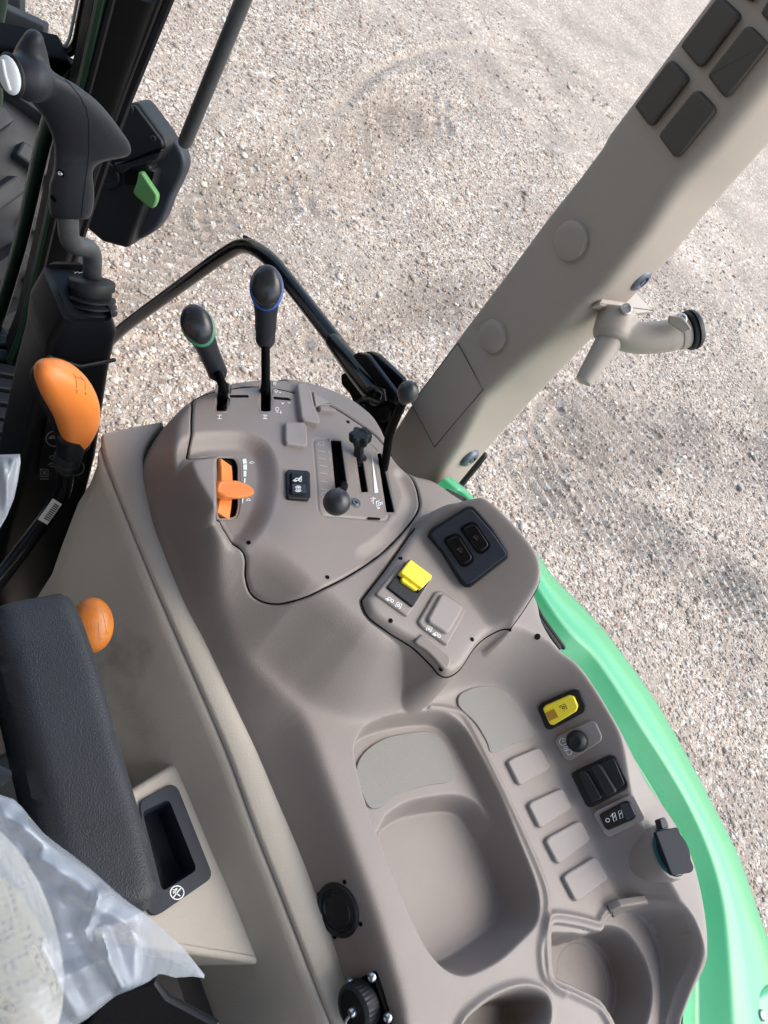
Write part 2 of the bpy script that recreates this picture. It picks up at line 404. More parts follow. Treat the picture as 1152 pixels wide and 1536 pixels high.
# dish round the throttle and the hood beside it
dish = cat_rom(Z(crop([(165, 325), (185, 262), (240, 234), (330, 226), (430, 232), (500, 280), (520, 380), (500, 500), (450, 600), (390, 640), (345, 605), (316, 552), (316, 430), (314, 324), (222, 318), (185, 345)], *C7), 1.625), 4)
sD = sdf(dish); z = z - .013*sst(-.008, .012, sD)
hood = cat_rom(Z(crop([(178, 345), (220, 322), (318, 322), (318, 400), (316, 540), (268, 545), (225, 480), (190, 410)], *C7), 1.632), 6)
sH = sdf(hood); z = z + .018*sst(-.002, .009, sH)
# outer lip of the control panel (right rear), a lower facet
panel_px = crop([(245, 65), (228, 130), (222, 200), (219, 270), (219, 298), (260, 301), (305, 303), (312, 420), (305, 545), (330, 552), (370, 620), (428, 680), (450, 730), (490, 785), (555, 826), (620, 838), (690, 825), (800, 770), (920, 690), (1010, 600), (1058, 530), (1062, 480), (1040, 410), (995, 345), (950, 290), (905, 236), (850, 190), (740, 110), (620, 60), (500, 30), (380, 35), (290, 50)], *C7)
panel = cat_rom(Z(panel_px, 1.622), 5)
sP = sdf(panel)
lipln = cat_rom(Z(crop([(870, 700), (940, 650), (1000, 585), (1030, 520), (1035, 470), (1005, 400)], *C7), 1.625), 6, False)
z = z - .004*sst(.030, .018, sP)*sst(.015, 0.0, ldist(lipln, .03))*(sP > 0)
z = z - drop
# tray
trayp = cat_rom(Z(crop([(256, 440), (252, 380), (285, 312), (350, 277), (450, 252), (560, 240), (635, 250), (700, 300), (760, 400), (850, 580), (930, 770), (990, 920), (1012, 1020), (1000, 1110), (940, 1180), (850, 1260), (760, 1310), (700, 1325), (640, 1308), (580, 1255), (520, 1160), (430, 960), (340, 730), (285, 570)], *CT), ZD), 6)
sT = sdf(trayp)
floorp = cat_rom(Z(crop([(330, 730), (360, 690), (430, 650), (520, 630), (620, 622), (690, 650), (740, 720), (800, 830), (860, 960), (880, 1060), (850, 1140), (780, 1195), (640, 1290), (560, 1330), (420, 1150), (300, 850)], *CT), 1.512), 6)
sF = sdf(floorp)
lev = 1.536 - .026*sst(-.006, .008, sF)
lev = lev - .0025*sst(.0, .002, sF-.02)*0
tz = smax(ZD + .001 - 4.2*sp(sT, .0008) + 9*sp(-sT-.001, .0004), lev, .008)
z = np.where(sT > -.006, smin(z, tz, .0015), z)
# raised bead round tray and cup holders
bead = cat_rom(Z(crop([(560, 222), (625, 228), (690, 250), (740, 320), (820, 480), (920, 690), (1010, 895), (1040, 990), (1042, 1060), (1026, 1150), (1015, 1230), (1025, 1320), (1055, 1370), (1110, 1400)], *CT), ZD), 6, False)
z = z + .0028*np.exp(-(ldist(bead)/.0032)**2)
# cup holder with a stepped well
cup = cat_rom(Z([(824, 1388, ZD), (829, 1380, ZD), (840, 1379, ZD), (870, 1384, ZD), (899, 1391, ZD), (909, 1381, 1.565), (925, 1366, 1.57), (948, 1358, 1.575), (975, 1359, 1.58), (1000, 1372, 1.585), (1022, 1400, 1.59), (1037, 1440, 1.592), (1040, 1490, 1.592), (1034, 1550, 1.59), (1010, 1610, 1.58), (950, 1610, ZD), (922, 1545, ZD), (904, 1512, ZD), (890, 1500, ZD), (860, 1485, ZD), (830, 1470, ZD), (824, 1444, ZD), (823, 1410, ZD)]), 5)
sC = sdf(cup)
well = cat_rom(Z([(822, 1410), (850, 1400), (880, 1402), (905, 1390), (925, 1391), (942, 1400), (958, 1421), (970, 1446), (978, 1484), (972, 1529), (948, 1580), (900, 1590), (835, 1505)], 1.556), 5)
sW = sdf(well)
cd_ = P(886, 1468, 1.522)
lev = 1.556 - .046*sst(-.001, .0055, sW) - .002*sst(.033, .0322, np.hypot(GX-cd_[0], GY-cd_[1]))
cz = smax(1.60 - 11*sp(sC, .0008), lev, .002)
z = z + .004*np.exp(-((sC+.004)/.003)**2)
z = np.where(sC > -.005, smin(z, np.where(sC > 0, cz, 9), .0015), z)
# small holder at the bottom edge
cup2 = cat_rom(Z(crop([(128, 570), (200, 505), (275, 468), (335, 458), (385, 475), (405, 512), (398, 580), (350, 660), (250, 720), (150, 700), (110, 640)], *CC), ZD), 6)
sC2 = sdf(cup2)
z = z + .004*np.exp(-((sC2+.003)/.0035)**2)
z = np.where(sC2 > -.002, smin(z, smax(ZD+.004 - 6*sp(sC2, .001), 1.510, .008), .0015), z)
# switch pod: a plate with a sloping hood
pod_z = 1.638
podl = [(25, 870, 1.635), (42, 830, 1.635), (150, 690, 1.635), (300, 475, 1.635), (345, 425, 1.645), (480, 335, 1.672), (590, 282, 1.695), (650, 278, 1.70), (700, 305, 1.70), (810, 425, 1.70), (950, 600, 1.70), (1012, 730, 1.70), (1010, 830, 1.70), (960, 925, 1.69), (880, 985, 1.665), (760, 1025, 1.64), (690, 1060, 1.635), (630, 1120, 1.635), (560, 1225, 1.635), (500, 1265, 1.635), (450, 1255, 1.635), (400, 1200, 1.635), (300, 1105, 1.635), (160, 1020, 1.635), (60, 945, 1.635)]
podp = cat_rom(Z([(540+a/3.6, 660+b/3.6, c) for a, b, c in podl]), 5)
sPd = sdf(podp, .1)
c0 = P(625, 796, pod_z)[:2]; c1 = P(738, 946, pod_z)[:2]; cd = (c1-c0)/np.linalg.norm(c1-c0); cn = np.array([-cd[1], cd[0]])
if cn[0] < 0: cn = -cn
cs = (GX-c0[0])*cn[0]+(GY-c0[1])*cn[1]
zp = smin(pod_z + 1.2*sp(cs, .003), 1.712 + .10*(cs-.055), .012) - 6.0*sp(-sPd, .0022)
e0 = P(540+706/3.6, 660+1028/3.6, 1.642)[:2]; e1 = P(540+972/3.6, 660+772/3.6, 1.705)[:2]; ed_ = (e1-e0)/np.linalg.norm(e1-e0); en_ = np.array([ed_[1], -ed_[0]])
if en_[1] > 0: en_ = -en_
ee = (GX-e0[0])*en_[0]+(GY-e0[1])*en_[1]
zp = smin(zp, np.maximum(1.60, 1.712+.02 - 2.6*sp(ee+.007, .0012)), .004)
z = smax(z, np.where(sPd > -.05, zp, -9), .0025)
# seams
def groove(sd, d=.0028, w=.0013): return d*np.exp(-(sd/w)**2)
z = z - groove(sP) * (sO > .004) - groove(sPd+.001, .0025)*((cs < .01) | (ee > .0))
ZMAP = z
def hz(x, y):
    fx = np.clip((x-X0)/RES, 0, NX-1.001); fy = np.clip((y-Y0)/RES, 0, NY-1.001); i = fx.astype(int); j = fy.astype(int); a = fx-i; b_ = fy-j
    return ZMAP[j, i]*(1-a)*(1-b_)+ZMAP[j, i+1]*a*(1-b_)+ZMAP[j+1, i]*(1-a)*b_+ZMAP[j+1, i+1]*a*b_
def hit(u, v):
    d = ray(u, v); t = np.linspace((1.76-2.2)/d[2], (1.40-2.2)/d[2], 700)
    p = CAM[None]+t[:, None]*d[None]; dz = p[:, 2]-hz(p[:, 0], p[:, 1]); ok = (p[:, 0] > X0) & (p[:, 0] < X1) & (p[:, 1] > Y0) & (p[:, 1] < Y1)
    k = np.where((dz <= 0) & ok)[0]
    if len(k) == 0: return P(u, v, 1.6)
    k = k[0]
    if k == 0: return p[0]
    a, b_ = dz[k-1], dz[k]; return p[k-1]+(p[k]-p[k-1])*(a/(a-b_))
def fit(pts):
    pts = np.asarray(pts); c = pts.mean(0); _, _, vt = np.linalg.svd(pts-c); n = vt[2]
    if n[2] < 0: n = -n
    return c, n
# recess slots in the map before meshing
def cut(px, depth_, ramp=.0012, r=3, zz=None):
    global ZMAP
    pl = round_poly(px, r, 4); q = np.array([hit(*p)[:2] for p in pl]); s = sdf(q, .01)
    ZMAP = ZMAP - depth_*sst(-.0016, -.0004, s)
    return q
slot1 = crop([(240, 536), (283, 534), (273, 650), (231, 650)], *C5B)
slot2 = crop([(416, 522), (455, 521), (456, 651), (414, 651)], *C5B)
thin1 = crop([(286, 584), (362, 584), (366, 594), (288, 594)], *C5B)
thin2 = crop([(464, 590), (530, 596), (542, 607), (468, 601)], *C5B)
thr = crop([(312, 318), (380, 318), (394, 345), (394, 500), (384, 540), (322, 545), (316, 530), (314, 420)], *C7)
gate = crop([(310, 258), (420, 266), (560, 276), (690, 292), (735, 335), (770, 540), (815, 760), (795, 802), (372, 767), (345, 735)], *C6)
g1 = crop([(424, 264), (494, 270), (534, 560), (455, 590)], *C6)
g2 = crop([(594, 385), (636, 385), (674, 612), (628, 614)], *C6)
g3 = crop([(734, 354), (760, 352), (850, 747), (795, 747)], *C6)
def slot_fill(px, r=3):
    pl = round_poly(px, r, 4); return [hit(*p) for p in pl]
slots = [(slot1, 4), (slot2, 4), (thin1, 3), (thin2, 3), (thr, 6), (g1, 3), (g2, 2), (g3, 2)]
slot_pts = [slot_fill(s, r) for s, r in slots]
gate_pts = [hit(*p) for p in round_poly(gate, 7, 4)]
gs = sdf(np.array(gate_pts)[:, :2], .01)
ZPRE = ZMAP.copy()
for s, r in slots: cut(s, .003 if s in (thin1, thin2) else .009 if s is thr else .017, .0012, r)
ZMAP = ZMAP - .0012*np.exp(-(gs/.0010)**2)
ZM_TOP = ZMAP
# mesh pieces of the map
def map_mesh(name, mask, material, parent):
    idx = -np.ones(GX.shape, int)
    fm = mask[:-1, :-1] & (ZMAP[:-1, :-1] > 1.40)
    jj, ii = np.where(fm)
    used = np.zeros(GX.shape, bool)
    for dj in (0, 1):
        for di in (0, 1): used[jj+dj, ii+di] = True
    n = used.sum(); idx[used] = np.arange(n)
    V = np.stack([GX[used], GY[used], ZMAP[used]], 1) - wloc(parent)
    Fq = np.stack([idx[jj, ii], idx[jj, ii+1], idx[jj+1, ii+1], idx[jj+1, ii]], 1)
    me = bpy.data.meshes.new(name); me.vertices.add(n); me.vertices.foreach_set('co', V.ravel())
    me.loops.add(Fq.size); me.loops.foreach_set('vertex_index', Fq.ravel()); me.polygons.add(len(Fq))
    me.polygons.foreach_set('loop_start', np.arange(0, Fq.size, 4)); me.update(calc_edges=True); me.validate()
    me.materials.append(material); me.materials.append(M['void']); me.shade_smooth()
    o = bpy.data.objects.new(name, me); COL.objects.link(o); o.parent = parent; return o
con = thing('side_console', P(640, 1150, 1.40), 'taupe moulded side console with storage tray, cup holders, switches and lever slots', 'console')
m_panel = (sP > 0) & (sO > -.01); m_pod = (sPd > -.02) & ~m_panel & ((sPd > 0) | (cs > .004))
map_mesh('console_body', ~m_panel & ~m_pod, M['console'], con)
ctl = map_mesh('control_panel', m_panel, M['panel'], con)
pod = map_mesh('switch_pod', m_pod, M['panel'], con)
# ------------------------------------------------------------------ pieces laid on the console
def S_hf(u, v): return hit(u, v)
def plate(name, px, up, material, parent, bev=.001, r=0, dn=.003, n=None, surf=None, seg=3, plane=None):
    """raised plate whose outline is given on the picture and found on the surface; returns object and its top plane"""
    pl = round_poly(px, r, 4) if r else np.asarray(px, float)
    if plane is not None: c, nn = plane; pts = [PPl(u, v, c, nn) for u, v in pl]
    else:
        pts = np.array([hit(u, v) for u, v in pl]); c, nn = fit(pts)
        pts = [PPl(u, v, c, nn) for u, v in pl]
    o = link(name, *prism(pts, nn, up, dn, bev, seg), material, parent, angle=50)
    return o, (c+nn*up, nn)
def ring_line(name, pts, r, material, parent, closed=True):
    p = np.asarray(pts); p = np.concatenate([p, p[:1]]) if closed else p
    return link(name, *tube(p, r, 6, 'flat'), material, parent)
def strokes(name, lines, w, plane, material, parent, fills=(), lift=.0003):
    """flat printed marks on a plane: lines are picture polylines of width w px"""
    c, n = plane; mb = MB(); n = nrm(n)
    def q(u, v): return PPl(u, v, c, n)+n*lift
    for ln in lines:
        ln = np.asarray(ln, float)
        if len(ln) < 2: continue
        t = np.gradient(ln, axis=0); t /= np.linalg.norm(t, axis=1)[:, None]+1e-9
        o = np.stack([-t[:, 1], t[:, 0]], 1)*w/2
        ln = ln.copy(); ln[0] -= t[0]*w*.3; ln[-1] += t[-1]*w*.3
        V = []; Fc = []
        for i in range(len(ln)): V += [q(*(ln[i]+o[i])), q(*(ln[i]-o[i]))]
        for i in range(len(ln)-1): Fc.append((2*i, 2*i+1, 2*i+3, 2*i+2))
        mb.add(V, Fc)
    for f in fills:
        V = [q(*p) for p in f]; mb.add(V, [tuple(range(len(V)))])
    return mb.build(name, material, parent, smooth=False)
def hplane(u, v, e=4):
    pts = [hit(u+a, v+b_) for a, b_ in ((-e, -e), (e, -e), (e, e), (-e, e), (0, 0))]; return fit(pts)
def arc(cx, cy, r, a0=0, a1=360, n=16, ry=None):
    ry = ry or r
    return [(cx+r*math.cos(math.radians(a0+(a1-a0)*k/n)), cy+ry*math.sin(math.radians(a0+(a1-a0)*k/n))) for k in range(n+1)]
def xf(lines, c, sx, sy=None, rot=0, shear=0):
    sy = sy or sx; a = math.radians(rot); out = []
    for ln in lines: out.append([(c[0]+(x*sx+shear*y*sy)*math.cos(a)-y*sy*math.sin(a), c[1]+(x*sx+shear*y*sy)*math.sin(a)+y*sy*math.cos(a)) for x, y in ln])
    return out
DIG = {'1': [[(-.2, -.6), (.1, -1), (.1, 1)]], '2': [[(-.5, -.6), (-.2, -1), (.3, -1), (.5, -.6), (.4, -.1), (-.5, 1), (.55, 1)]], '3': [[(-.5, -.8), (0, -1), (.5, -.6), (.1, 0), (.5, .5), (0, 1), (-.5, .8)]],
       '4': [[(.3, 1), (.3, -1), (-.5, .4), (.6, .4)]], '5': [[(.5, -1), (-.4, -1), (-.45, -.1), (.2, -.2), (.5, .4), (.1, 1), (-.5, .8)]], '6': [[(.4, -1), (-.3, -.3), (-.5, .5), (0, 1), (.5, .5), (0, -.05), (-.45, .3)]],
       'N': [[(-.5, 1), (-.5, -1), (.5, 1), (.5, -1)]]}
# seams as thin dark gaps
for nm, pl, sd in (('panel_seam', panel, None), ('pod_seam', podp, None)):
    pts = [np.array([x, y, float(hz(np.array([x]), np.array([y]))[0])+.0006]) for x, y in pl]
    if nm == 'pod_seam':
        k = [i for i, p in enumerate(pts) if (p[0]-c0[0])*cn[0]+(p[1]-c0[1])*cn[1] < .006 or ((p[0]-e0[0])*en_[0]+(p[1]-e0[1])*en_[1] > .002 and (p[0]-c0[0])*cn[0]+(p[1]-c0[1])*cn[1] < .06)]
        seq = sorted(k, key=lambda i: (i-k[0]) % len(pts)); runs = []; cur = [seq[0]]
        for a in seq[1:]:
            if a == cur[-1]+1: cur.append(a)
            else: runs.append(cur); cur = [a]
        runs.append(cur)
        if len(runs) > 1 and runs[0][0] == 0 and runs[-1][-1] == len(pts)-1: runs[0] = runs[-1]+runs[0]; runs.pop()
        for rr in runs:
            if len(rr) > 6: ring_line(nm, [pts[i] for i in rr], .00085, M['void'], con, False)
    else:
        vis = [p for p in pts if p[2] > 1.575]; ring_line(nm, [p for p in pts], .0008, M['void'], con)
def on_hf_fill(name, polys, lines, w, material, parent):
    mb = MB()
    def q(u, v):
        p = hit(u, v); return p+nrm(CAM-p)*.0009
    for f in polys: V = [q(*p) for p in f]; mb.add(V, [tuple(range(len(V)))])
    for ln in lines:
        ln = np.asarray(ln, float); t = np.gradient(ln, axis=0); t /= np.linalg.norm(t, axis=1)[:, None]+1e-9; o_ = np.stack([-t[:, 1], t[:, 0]], 1)*w/2
        V = []; Fc = []
        for i in range(len(ln)): V += [q(*(ln[i]+o_[i])), q(*(ln[i]-o_[i]))]
        for i in range(len(ln)-1): Fc.append((2*i, 2*i+1, 2*i+3, 2*i+2))
        mb.add(V, Fc)
    return mb.build(name, material, parent, smooth=False)
# black seals in the slots
for (s, r), pts in zip(slots, slot_pts):
    c, n = fit(pts); link('slot_seal', *prism([p-n*(.0035 if s in (thin1, thin2) else .0078 if s is thr else .0150) for p in [PPl(u, v, c, n) for u, v in round_poly(s, r, 4)]], n, .004, .001, 0), M['void'], con, smooth=False)
def slot_liner(pts, material, dd=.0165):
    pts = np.asarray(pts); c, n = fit(pts); e1 = pts-np.roll(pts, 1, 0); e2 = np.roll(pts, -1, 0)-pts
    e1 /= np.linalg.norm(e1, axis=1)[:, None]+1e-9; e2 /= np.linalg.norm(e2, axis=1)[:, None]+1e-9
    o = np.cross(e1+e2, n); o /= np.linalg.norm(o, axis=1)[:, None]+1e-9
    if np.sum(o*(pts-c)) < 0: o = -o
    link('slot_rim', *loft([pts+o*.0026-n*.0012, pts+o*.0022+n*.0002, pts+o*.0005+n*.0005, pts+n*.0001, pts-n*.0012], True), material, con, angle=60)
    link('slot_wall', *loft([pts-n*.0010, pts-n*dd], True), M['void'], con)
for (s, r), pts in zip(slots, slot_pts): slot_liner(pts, M['panel'], .0085 if s is thr else .0165)
# rear deck mats and blank covers
rmat = cat_rom(crop([(120, 190), (135, 157), (200, 132), (285, 137), (340, 185), (385, 250), (418, 325), (335, 358), (255, 392), (232, 345), (190, 275), (135, 222)], *C8), 4)
plate('rubber_mat', rmat, .0018, M['mat'], con, .0008)
smat = cat_rom(crop([(256, 480), (285, 415), (360, 358), (460, 332), (560, 326), (610, 360), (650, 440), (666, 500), (640, 530), (540, 545), (430, 582), (372, 628), (330, 640), (300, 622), (270, 550)], *CT), 4)
plate('rubber_mat', smat, .0020, M['mat'], con, .0006, plane=(P(600, 1150, 1.5365), np.array([0, 0, 1.])))
PADS = [[(308, 430), (325, 415), (425, 373), (440, 378), (478, 450), (470, 460), (365, 520), (350, 515)], [(390, 600), (400, 585), (515, 533), (527, 538), (560, 605), (553, 618), (445, 688), (430, 683)],
        [(457, 740), (470, 722), (585, 660), (600, 665), (632, 730), (625, 745), (515, 828), (500, 822)], [(525, 882), (540, 865), (645, 802), (660, 808), (702, 880), (695, 895), (585, 975), (570, 968)]]
for p in PADS: plate('blank_cover', crop(p, *C8), .0048, M['pad'], con, .002, 3)
# yellow rocker on the rear switch bank
o, pl = plate('rocker_switch', crop([(437, 215), (450, 195), (575, 140), (600, 145), (625, 205), (620, 230), (490, 298), (470, 295)], *C8), .003, M['black'], con, .001, 3); o['label'] = 'yellow illuminated rocker switch in black bezel'
o2, p2 = plate('rocker', crop([(458, 215), (467, 203), (560, 163), (580, 168), (596, 205), (590, 225), (500, 280), (485, 275)], *C8), .004, M['yellow'], o, .0012, 2, plane=pl)
strokes('lens', [], 1, p2, M['amber'], o, [crop([(465, 235), (500, 217), (517, 250), (482, 266)], *C8)])
ic = xf([[(-.2, -1), (-1, -1), (-1, -.4)], [(.4, -1), (1, -1), (1, .9), (.5, .9)], arc(0, 0, .45), [(-.3, 1.1), (-.3, 1.2)]], crop([(537, 213)], *C8)[0], 4.3, 4.3, -28)
strokes('symbol', ic, 1.1, p2, M['blackmark'], o)
# light knob
o, pl = plate('light_knob', crop([(505, 345), (515, 325), (645, 263), (665, 270), (690, 325), (685, 345), (565, 422), (545, 415)], *C8), .0035, M['pad'], con, .001, 3)
k0 = crop([(594, 342)], *C8)[0]; kp = PPl(*k0, *pl); kr = 42/2.618*depth(kp)/F_PX
link('knob', *lathe(kp-pl[1]*.001, pl[1], [(0, kr*.9), (.004, kr), (.009, kr*.97), (.012, kr*.85), (.0145, kr*.5), (.0138, kr*.4), (.0138, 0)]), M['black'], o)
cc = crop([(535, 347), (553, 382)], *C8)
strokes('symbol', [arc(*cc[0], 5.2), [(cc[0][0], cc[0][1]-3.2), cc[0], (cc[0][0]+2.6, cc[0][1]-1)], arc(cc[1][0]+2, cc[1][1]+2, 4.2, -70, 110), [(cc[1][0]+3.4, cc[1][1]-2), (cc[1][0]-2, cc[1][1]+1), (cc[1][0]+.8, cc[1][1]+6.2)],
        *[[(cc[1][0]-5, cc[1][1]-5+i*2.6), (cc[1][0]+1, cc[1][1]-7+i*2.6)] for i in range(3)]], .9, pl, M['white'], o)
# double outlet with two flaps
o, pl = plate('power_outlet', crop([(568, 475), (585, 460), (720, 397), (745, 405), (795, 510), (790, 530), (650, 605), (630, 600)], *C8), .003, M['black'], con, .0015, 4)
plate('inner_plate', crop([(590, 470), (735, 408), (780, 515), (645, 585)], *C8), .002, M['rubber'], o, .001, 5, plane=pl)
for f in ([(597, 472), (604, 460), (625, 455), (640, 468), (692, 560), (688, 568), (655, 582), (648, 578)], [(648, 450), (655, 438), (675, 430), (690, 440), (748, 535), (744, 545), (708, 558), (702, 553)]):
    fo, fp = plate('flap', crop(f, *C8), .0075, M['rubber'], o, .0018, 2, plane=pl)
# wiper rocker
o, pl = plate('rocker_switch', crop([(655, 628), (670, 612), (795, 553), (815, 558), (857, 640), (850, 655), (720, 717), (700, 710)], *C8), .0045, M['pad'], con, .001, 3); o['label'] = 'black rocker switch with white wiper symbols'
o2, p2 = plate('rocker', crop([(678, 633), (780, 578), (800, 582), (825, 635), (815, 650), (715, 693), (700, 685)], *C8), .0025, M['gloss'], o, .001, 3, plane=pl)
pe = crop([(757, 592), (798, 584), (822, 636), (784, 655)], *C8); plate('rocker_end', pe, .0018, M['navy'], o, .0008, 2, plane=p2)
w0, w1, w2 = crop([(711, 655), (737, 642), (762, 632)], *C8)
strokes('symbol', [arc(*w0, 2.9)]+xf([[(-.5, -1), (.5, -1.2), (.5, 1), (-.5, 1.2), (-.5, -1)], [(-1.2, -.4), (-.1, -.9)], [(-.2, .2), (.1, -.4)]], w1, 4.6, 5.2, -14)+xf([[(-.5, -1), (.5, -1.2), (.5, 1), (-.5, 1.2), (-.5, -1)], [(-.5, .1), (.6, -.6)]], w2, 4.6, 5.2, -14), .95, p2, M['white'], o)
# socket tower with hinged cap
sc_ = P(*crop([(960, 778)], *C8)[0], 1.617); srr = .0262
sock = link('socket_tower', *lathe(sc_-np.array([0, 0, .11]), (0, 0, 1), [(.04, srr*1.12), (.075, srr*1.08), (.102, srr*1.04), (.108, srr*.98), (.109, srr*.9), (.104, srr*.86)], 40), M['console'], con)
link('socket_ring', *lathe(sc_-np.array([0, 0, .008]), (0, 0, 1), [(0, srr*.86), (.009, srr*.86), (.0095, srr*.8), (.007, srr*.78)], 40), mat('teal_ring', (.015, .12, .14), .35), sock)
link('socket_cap', *lathe(sc_-np.array([0, 0, .004]), (0, 0, 1), [(0, srr*.80), (.007, srr*.82), (.010, srr*.78), (.0105, srr*.6), (.0105, 0)], 40), M['cap'], sock)
plate('cap_flap', crop([(897, 700), (985, 682), (1050, 842), (1042, 860), (968, 872), (958, 862)], *C8), .0005, M['cap'], sock, .0012, 3, plane=(sc_+np.array([0, 0, .0105]), np.array([0, 0, 1.])))
plate('cap_tether', crop([(903, 652), (925, 645), (942, 684), (914, 694)], *C8), .004, M['rubber'], sock, .001, 3, plane=(sc_+np.array([0, 0, .004]), np.array([0, 0, 1.])))
# rib by the cup holder
plate('divider_rib', crop([(612, 182), (650, 166), (742, 152), (748, 162), (690, 178), (640, 196), (622, 208)], *CC), .004, M['console'], con, .002, 2)
# round cover on the console flank
cp = hit(507, 1365); _, cnr = hplane(507, 1365, 10)
oc = link('speaker_cover', *lathe(cp-cnr*.004, cnr, [(0, .0232), (.005, .0232), (.0066, .0216), (.0068, .0187), (.0052, .0175), (.0058, .015), (.0070, .0142), (.0055, .0134), (.0050, 0)], 48), M['black'], con)
for hpx in ((517, 1323), (541, 1386), (502, 1405), (479, 1341)):
    p = hit(*hpx); link('hole', *lathe(p-cnr*.001, cnr, [(0, .002), (.0016, .002), (.0016, 0)], 12), M['void'], con)
# threaded connector with chain
fl = [(519, 1474), (524, 1468), (560, 1456), (566, 1459), (588, 1526), (584, 1534), (548, 1546), (541, 1542)]
o, pl = plate('connector', [(522, 1474), (563, 1456), (590, 1535), (548, 1556)], .004, M['paint'], con, .001, 5)
cpx = PPl(547, 1503, *pl)
kn = []; seg = 64
mb = MB(); Rk = .0185
x_, y_, n_ = basis(pl[1]); V = []; Fc = []
for h, rr, kk in ((0, 1, 0), (.002, 1, 1), (.013, 1, 1), (.015, .93, 0), (.016, .86, 0), (.0145, .80, 0), (.0145, .001, 0)):
    for k in range(seg):
        a = 2*math.pi*k/seg; q = Rk*rr*(1+(.03 if (k % 2 and kk) else 0)); V.append(cpx+n_*h+x_*q*math.cos(a)+y_*q*math.sin(a))
for i in range(6):
    for k in range(seg): j = (k+1) % seg; Fc.append((i*seg+k, i*seg+j, (i+1)*seg+j, (i+1)*seg+k))
link('screw_cap', V, Fc, M['rubber'], o, angle=25)
for bp_ in ((527, 1474), (559, 1465), (583, 1526)):
    p = PPl(*bp_, *pl); link('bolt', *lathe(p, pl[1], [(0, .0042), (.002, .0042), (.0035, .003), (.0038, .0015), (.003, .001), (.003, 0)], 14), M['metal'], o)
rv = cpx+n_*.0145+x_*0; rvp = PPl(531, 1517, rv, n_)
link('rivet', *lathe(rvp, pl[1], [(0, .004), (.003, .004), (.005, .0025), (.0053, 0)], 16), M['metal'], o)
mb = MB()
for k in range(16):
    t = k/15; u = 529-10*math.sin(t*2.4)-1*t; v = 1520+22*t
    mb.add(*ellip(PPl(u, v, rv+n_*.004, n_), np.eye(3), (.0013,)*3, 8, 6))
mb.build('chain', M['metal'], o)
# ---------------- switch pod pieces
o, pl = plate('window_switch', crop([(362, 520), (385, 480), (580, 358), (612, 360), (645, 392), (725, 485), (806, 610), (800, 640), (600, 795), (570, 797), (540, 772), (440, 610)], *CP), .006, M['black'], con, .002, 3)
o['label'] = 'black panel with two dark rocker buttons'
o2, p2 = plate('bezel', crop([(380, 515), (400, 487), (580, 374), (605, 376), (720, 505), (793, 612), (785, 630), (598, 775), (572, 776), (550, 755), (455, 610)], *CP), .003, M['navy'], o, .001, 3, plane=pl)
for f in ([(450, 545), (462, 525), (515, 502), (540, 512), (618, 636), (612, 660), (572, 688), (545, 682)], [(540, 482), (550, 465), (600, 440), (628, 448), (706, 565), (700, 588), (660, 618), (634, 614)]):
    plate('button_well', crop(f, *CP), .0005, M['void'], o, .0, 3, plane=p2, dn=.0005)
    ff = np.array(crop(f, *CP)); cc_ = ff.mean(0); b3, p3 = plate('button', cc_+(ff-cc_)*.84, .0022, M['gloss'], o, .0015, 3, plane=p2)
    strokes('symbol', xf([[(-.8, .5), (-.3, -.6), (.5, -.7), (.9, .4), (-.8, .5)], [(-.2, .1), (.5, .2)]], cc_, 5, 4, 40), .8, p3, M['vent'], o)
fr, pf = plate('rocker_switch', crop([(75, 838), (205, 680), (392, 748), (250, 962)], *CP), .0035, M['panel'], con, .002, 5); fr['label'] = 'yellow locking rocker switch in raised taupe frame'
bz, pb = plate('bezel', crop([(140, 800), (260, 648), (385, 742), (280, 908)], *CP), .0028, M['black'], fr, .001, 3, plane=pf)
plate('rocker_well', crop([(196, 742), (250, 672), (368, 770), (312, 830)], *CP), .0004, M['void'], fr, 0, 2, dn=.0003, plane=pb)
c_, n_y = pb; pts = round_poly(crop([(265, 652), (380, 738), (378, 754), (326, 808), (214, 726), (216, 714)], *CP), 1.5, 3)
link('rocker', *prism([PPl(u, v, c_+n_y*.003, n_y) for u, v in pts], n_y, .0035, .003, .0012, 3), M['yellow'], fr)
pts = crop([(228, 738), (312, 796), (300, 818), (284, 812), (222, 770), (216, 756)], *CP)
plate('rocker_tab', pts, .0030, M['yellow'], fr, .001, 1, plane=pb)
TRAC = [[(-1, .3), (-.6, -.3), (0, -.3), (.2, .2), (-.4, .4)], arc(.55, .3, .38, n=10), arc(-.7, .45, .22, n=8), [(-1, .2), (-1.4, .5)]]
BOXS = [[(-.5, .9), (-.9, .8), (-.9, -.8), (.9, -.8), (.9, .8), (.5, .9)], arc(0, .1, .38, n=10)]
s1, s2 = crop([(165, 860), (208, 893)], *CP)
strokes('symbol', xf(TRAC, s1, 5.5, 5.5, 20)+xf(BOXS, s2, 4.4, 4.2, 25), 1.0, pf, M['white'], fr)
fr, pf = plate('blank_cover', crop([(305, 985), (400, 825), (430, 820), (562, 912), (565, 930), (462, 1115), (322, 1012)], *CP), .0035, M['panel'], con, .002, 3)
plate('pad', crop([(357, 972), (428, 842), (442, 838), (540, 903), (545, 920), (467, 1050), (450, 1048), (365, 992)], *CP), .0045, M['pad'], fr, .002, 2, plane=pf)
s1, s2 = crop([(373, 1020), (418, 1050)], *CP)
strokes('symbol', xf(BOXS, s1, 4.2, 4.2, 25)+xf(TRAC, s2, 5.5, 5.5, 20), 1.0, pf, M['white'], fr)
plate('finger_tab', cat_rom(crop([(290, 1097), (318, 1058), (342, 1058), (420, 1120), (480, 1172), (478, 1215), (462, 1240), (440, 1238), (400, 1190), (350, 1140)], *CP), 3), .004, M['panel'], con, .0018)
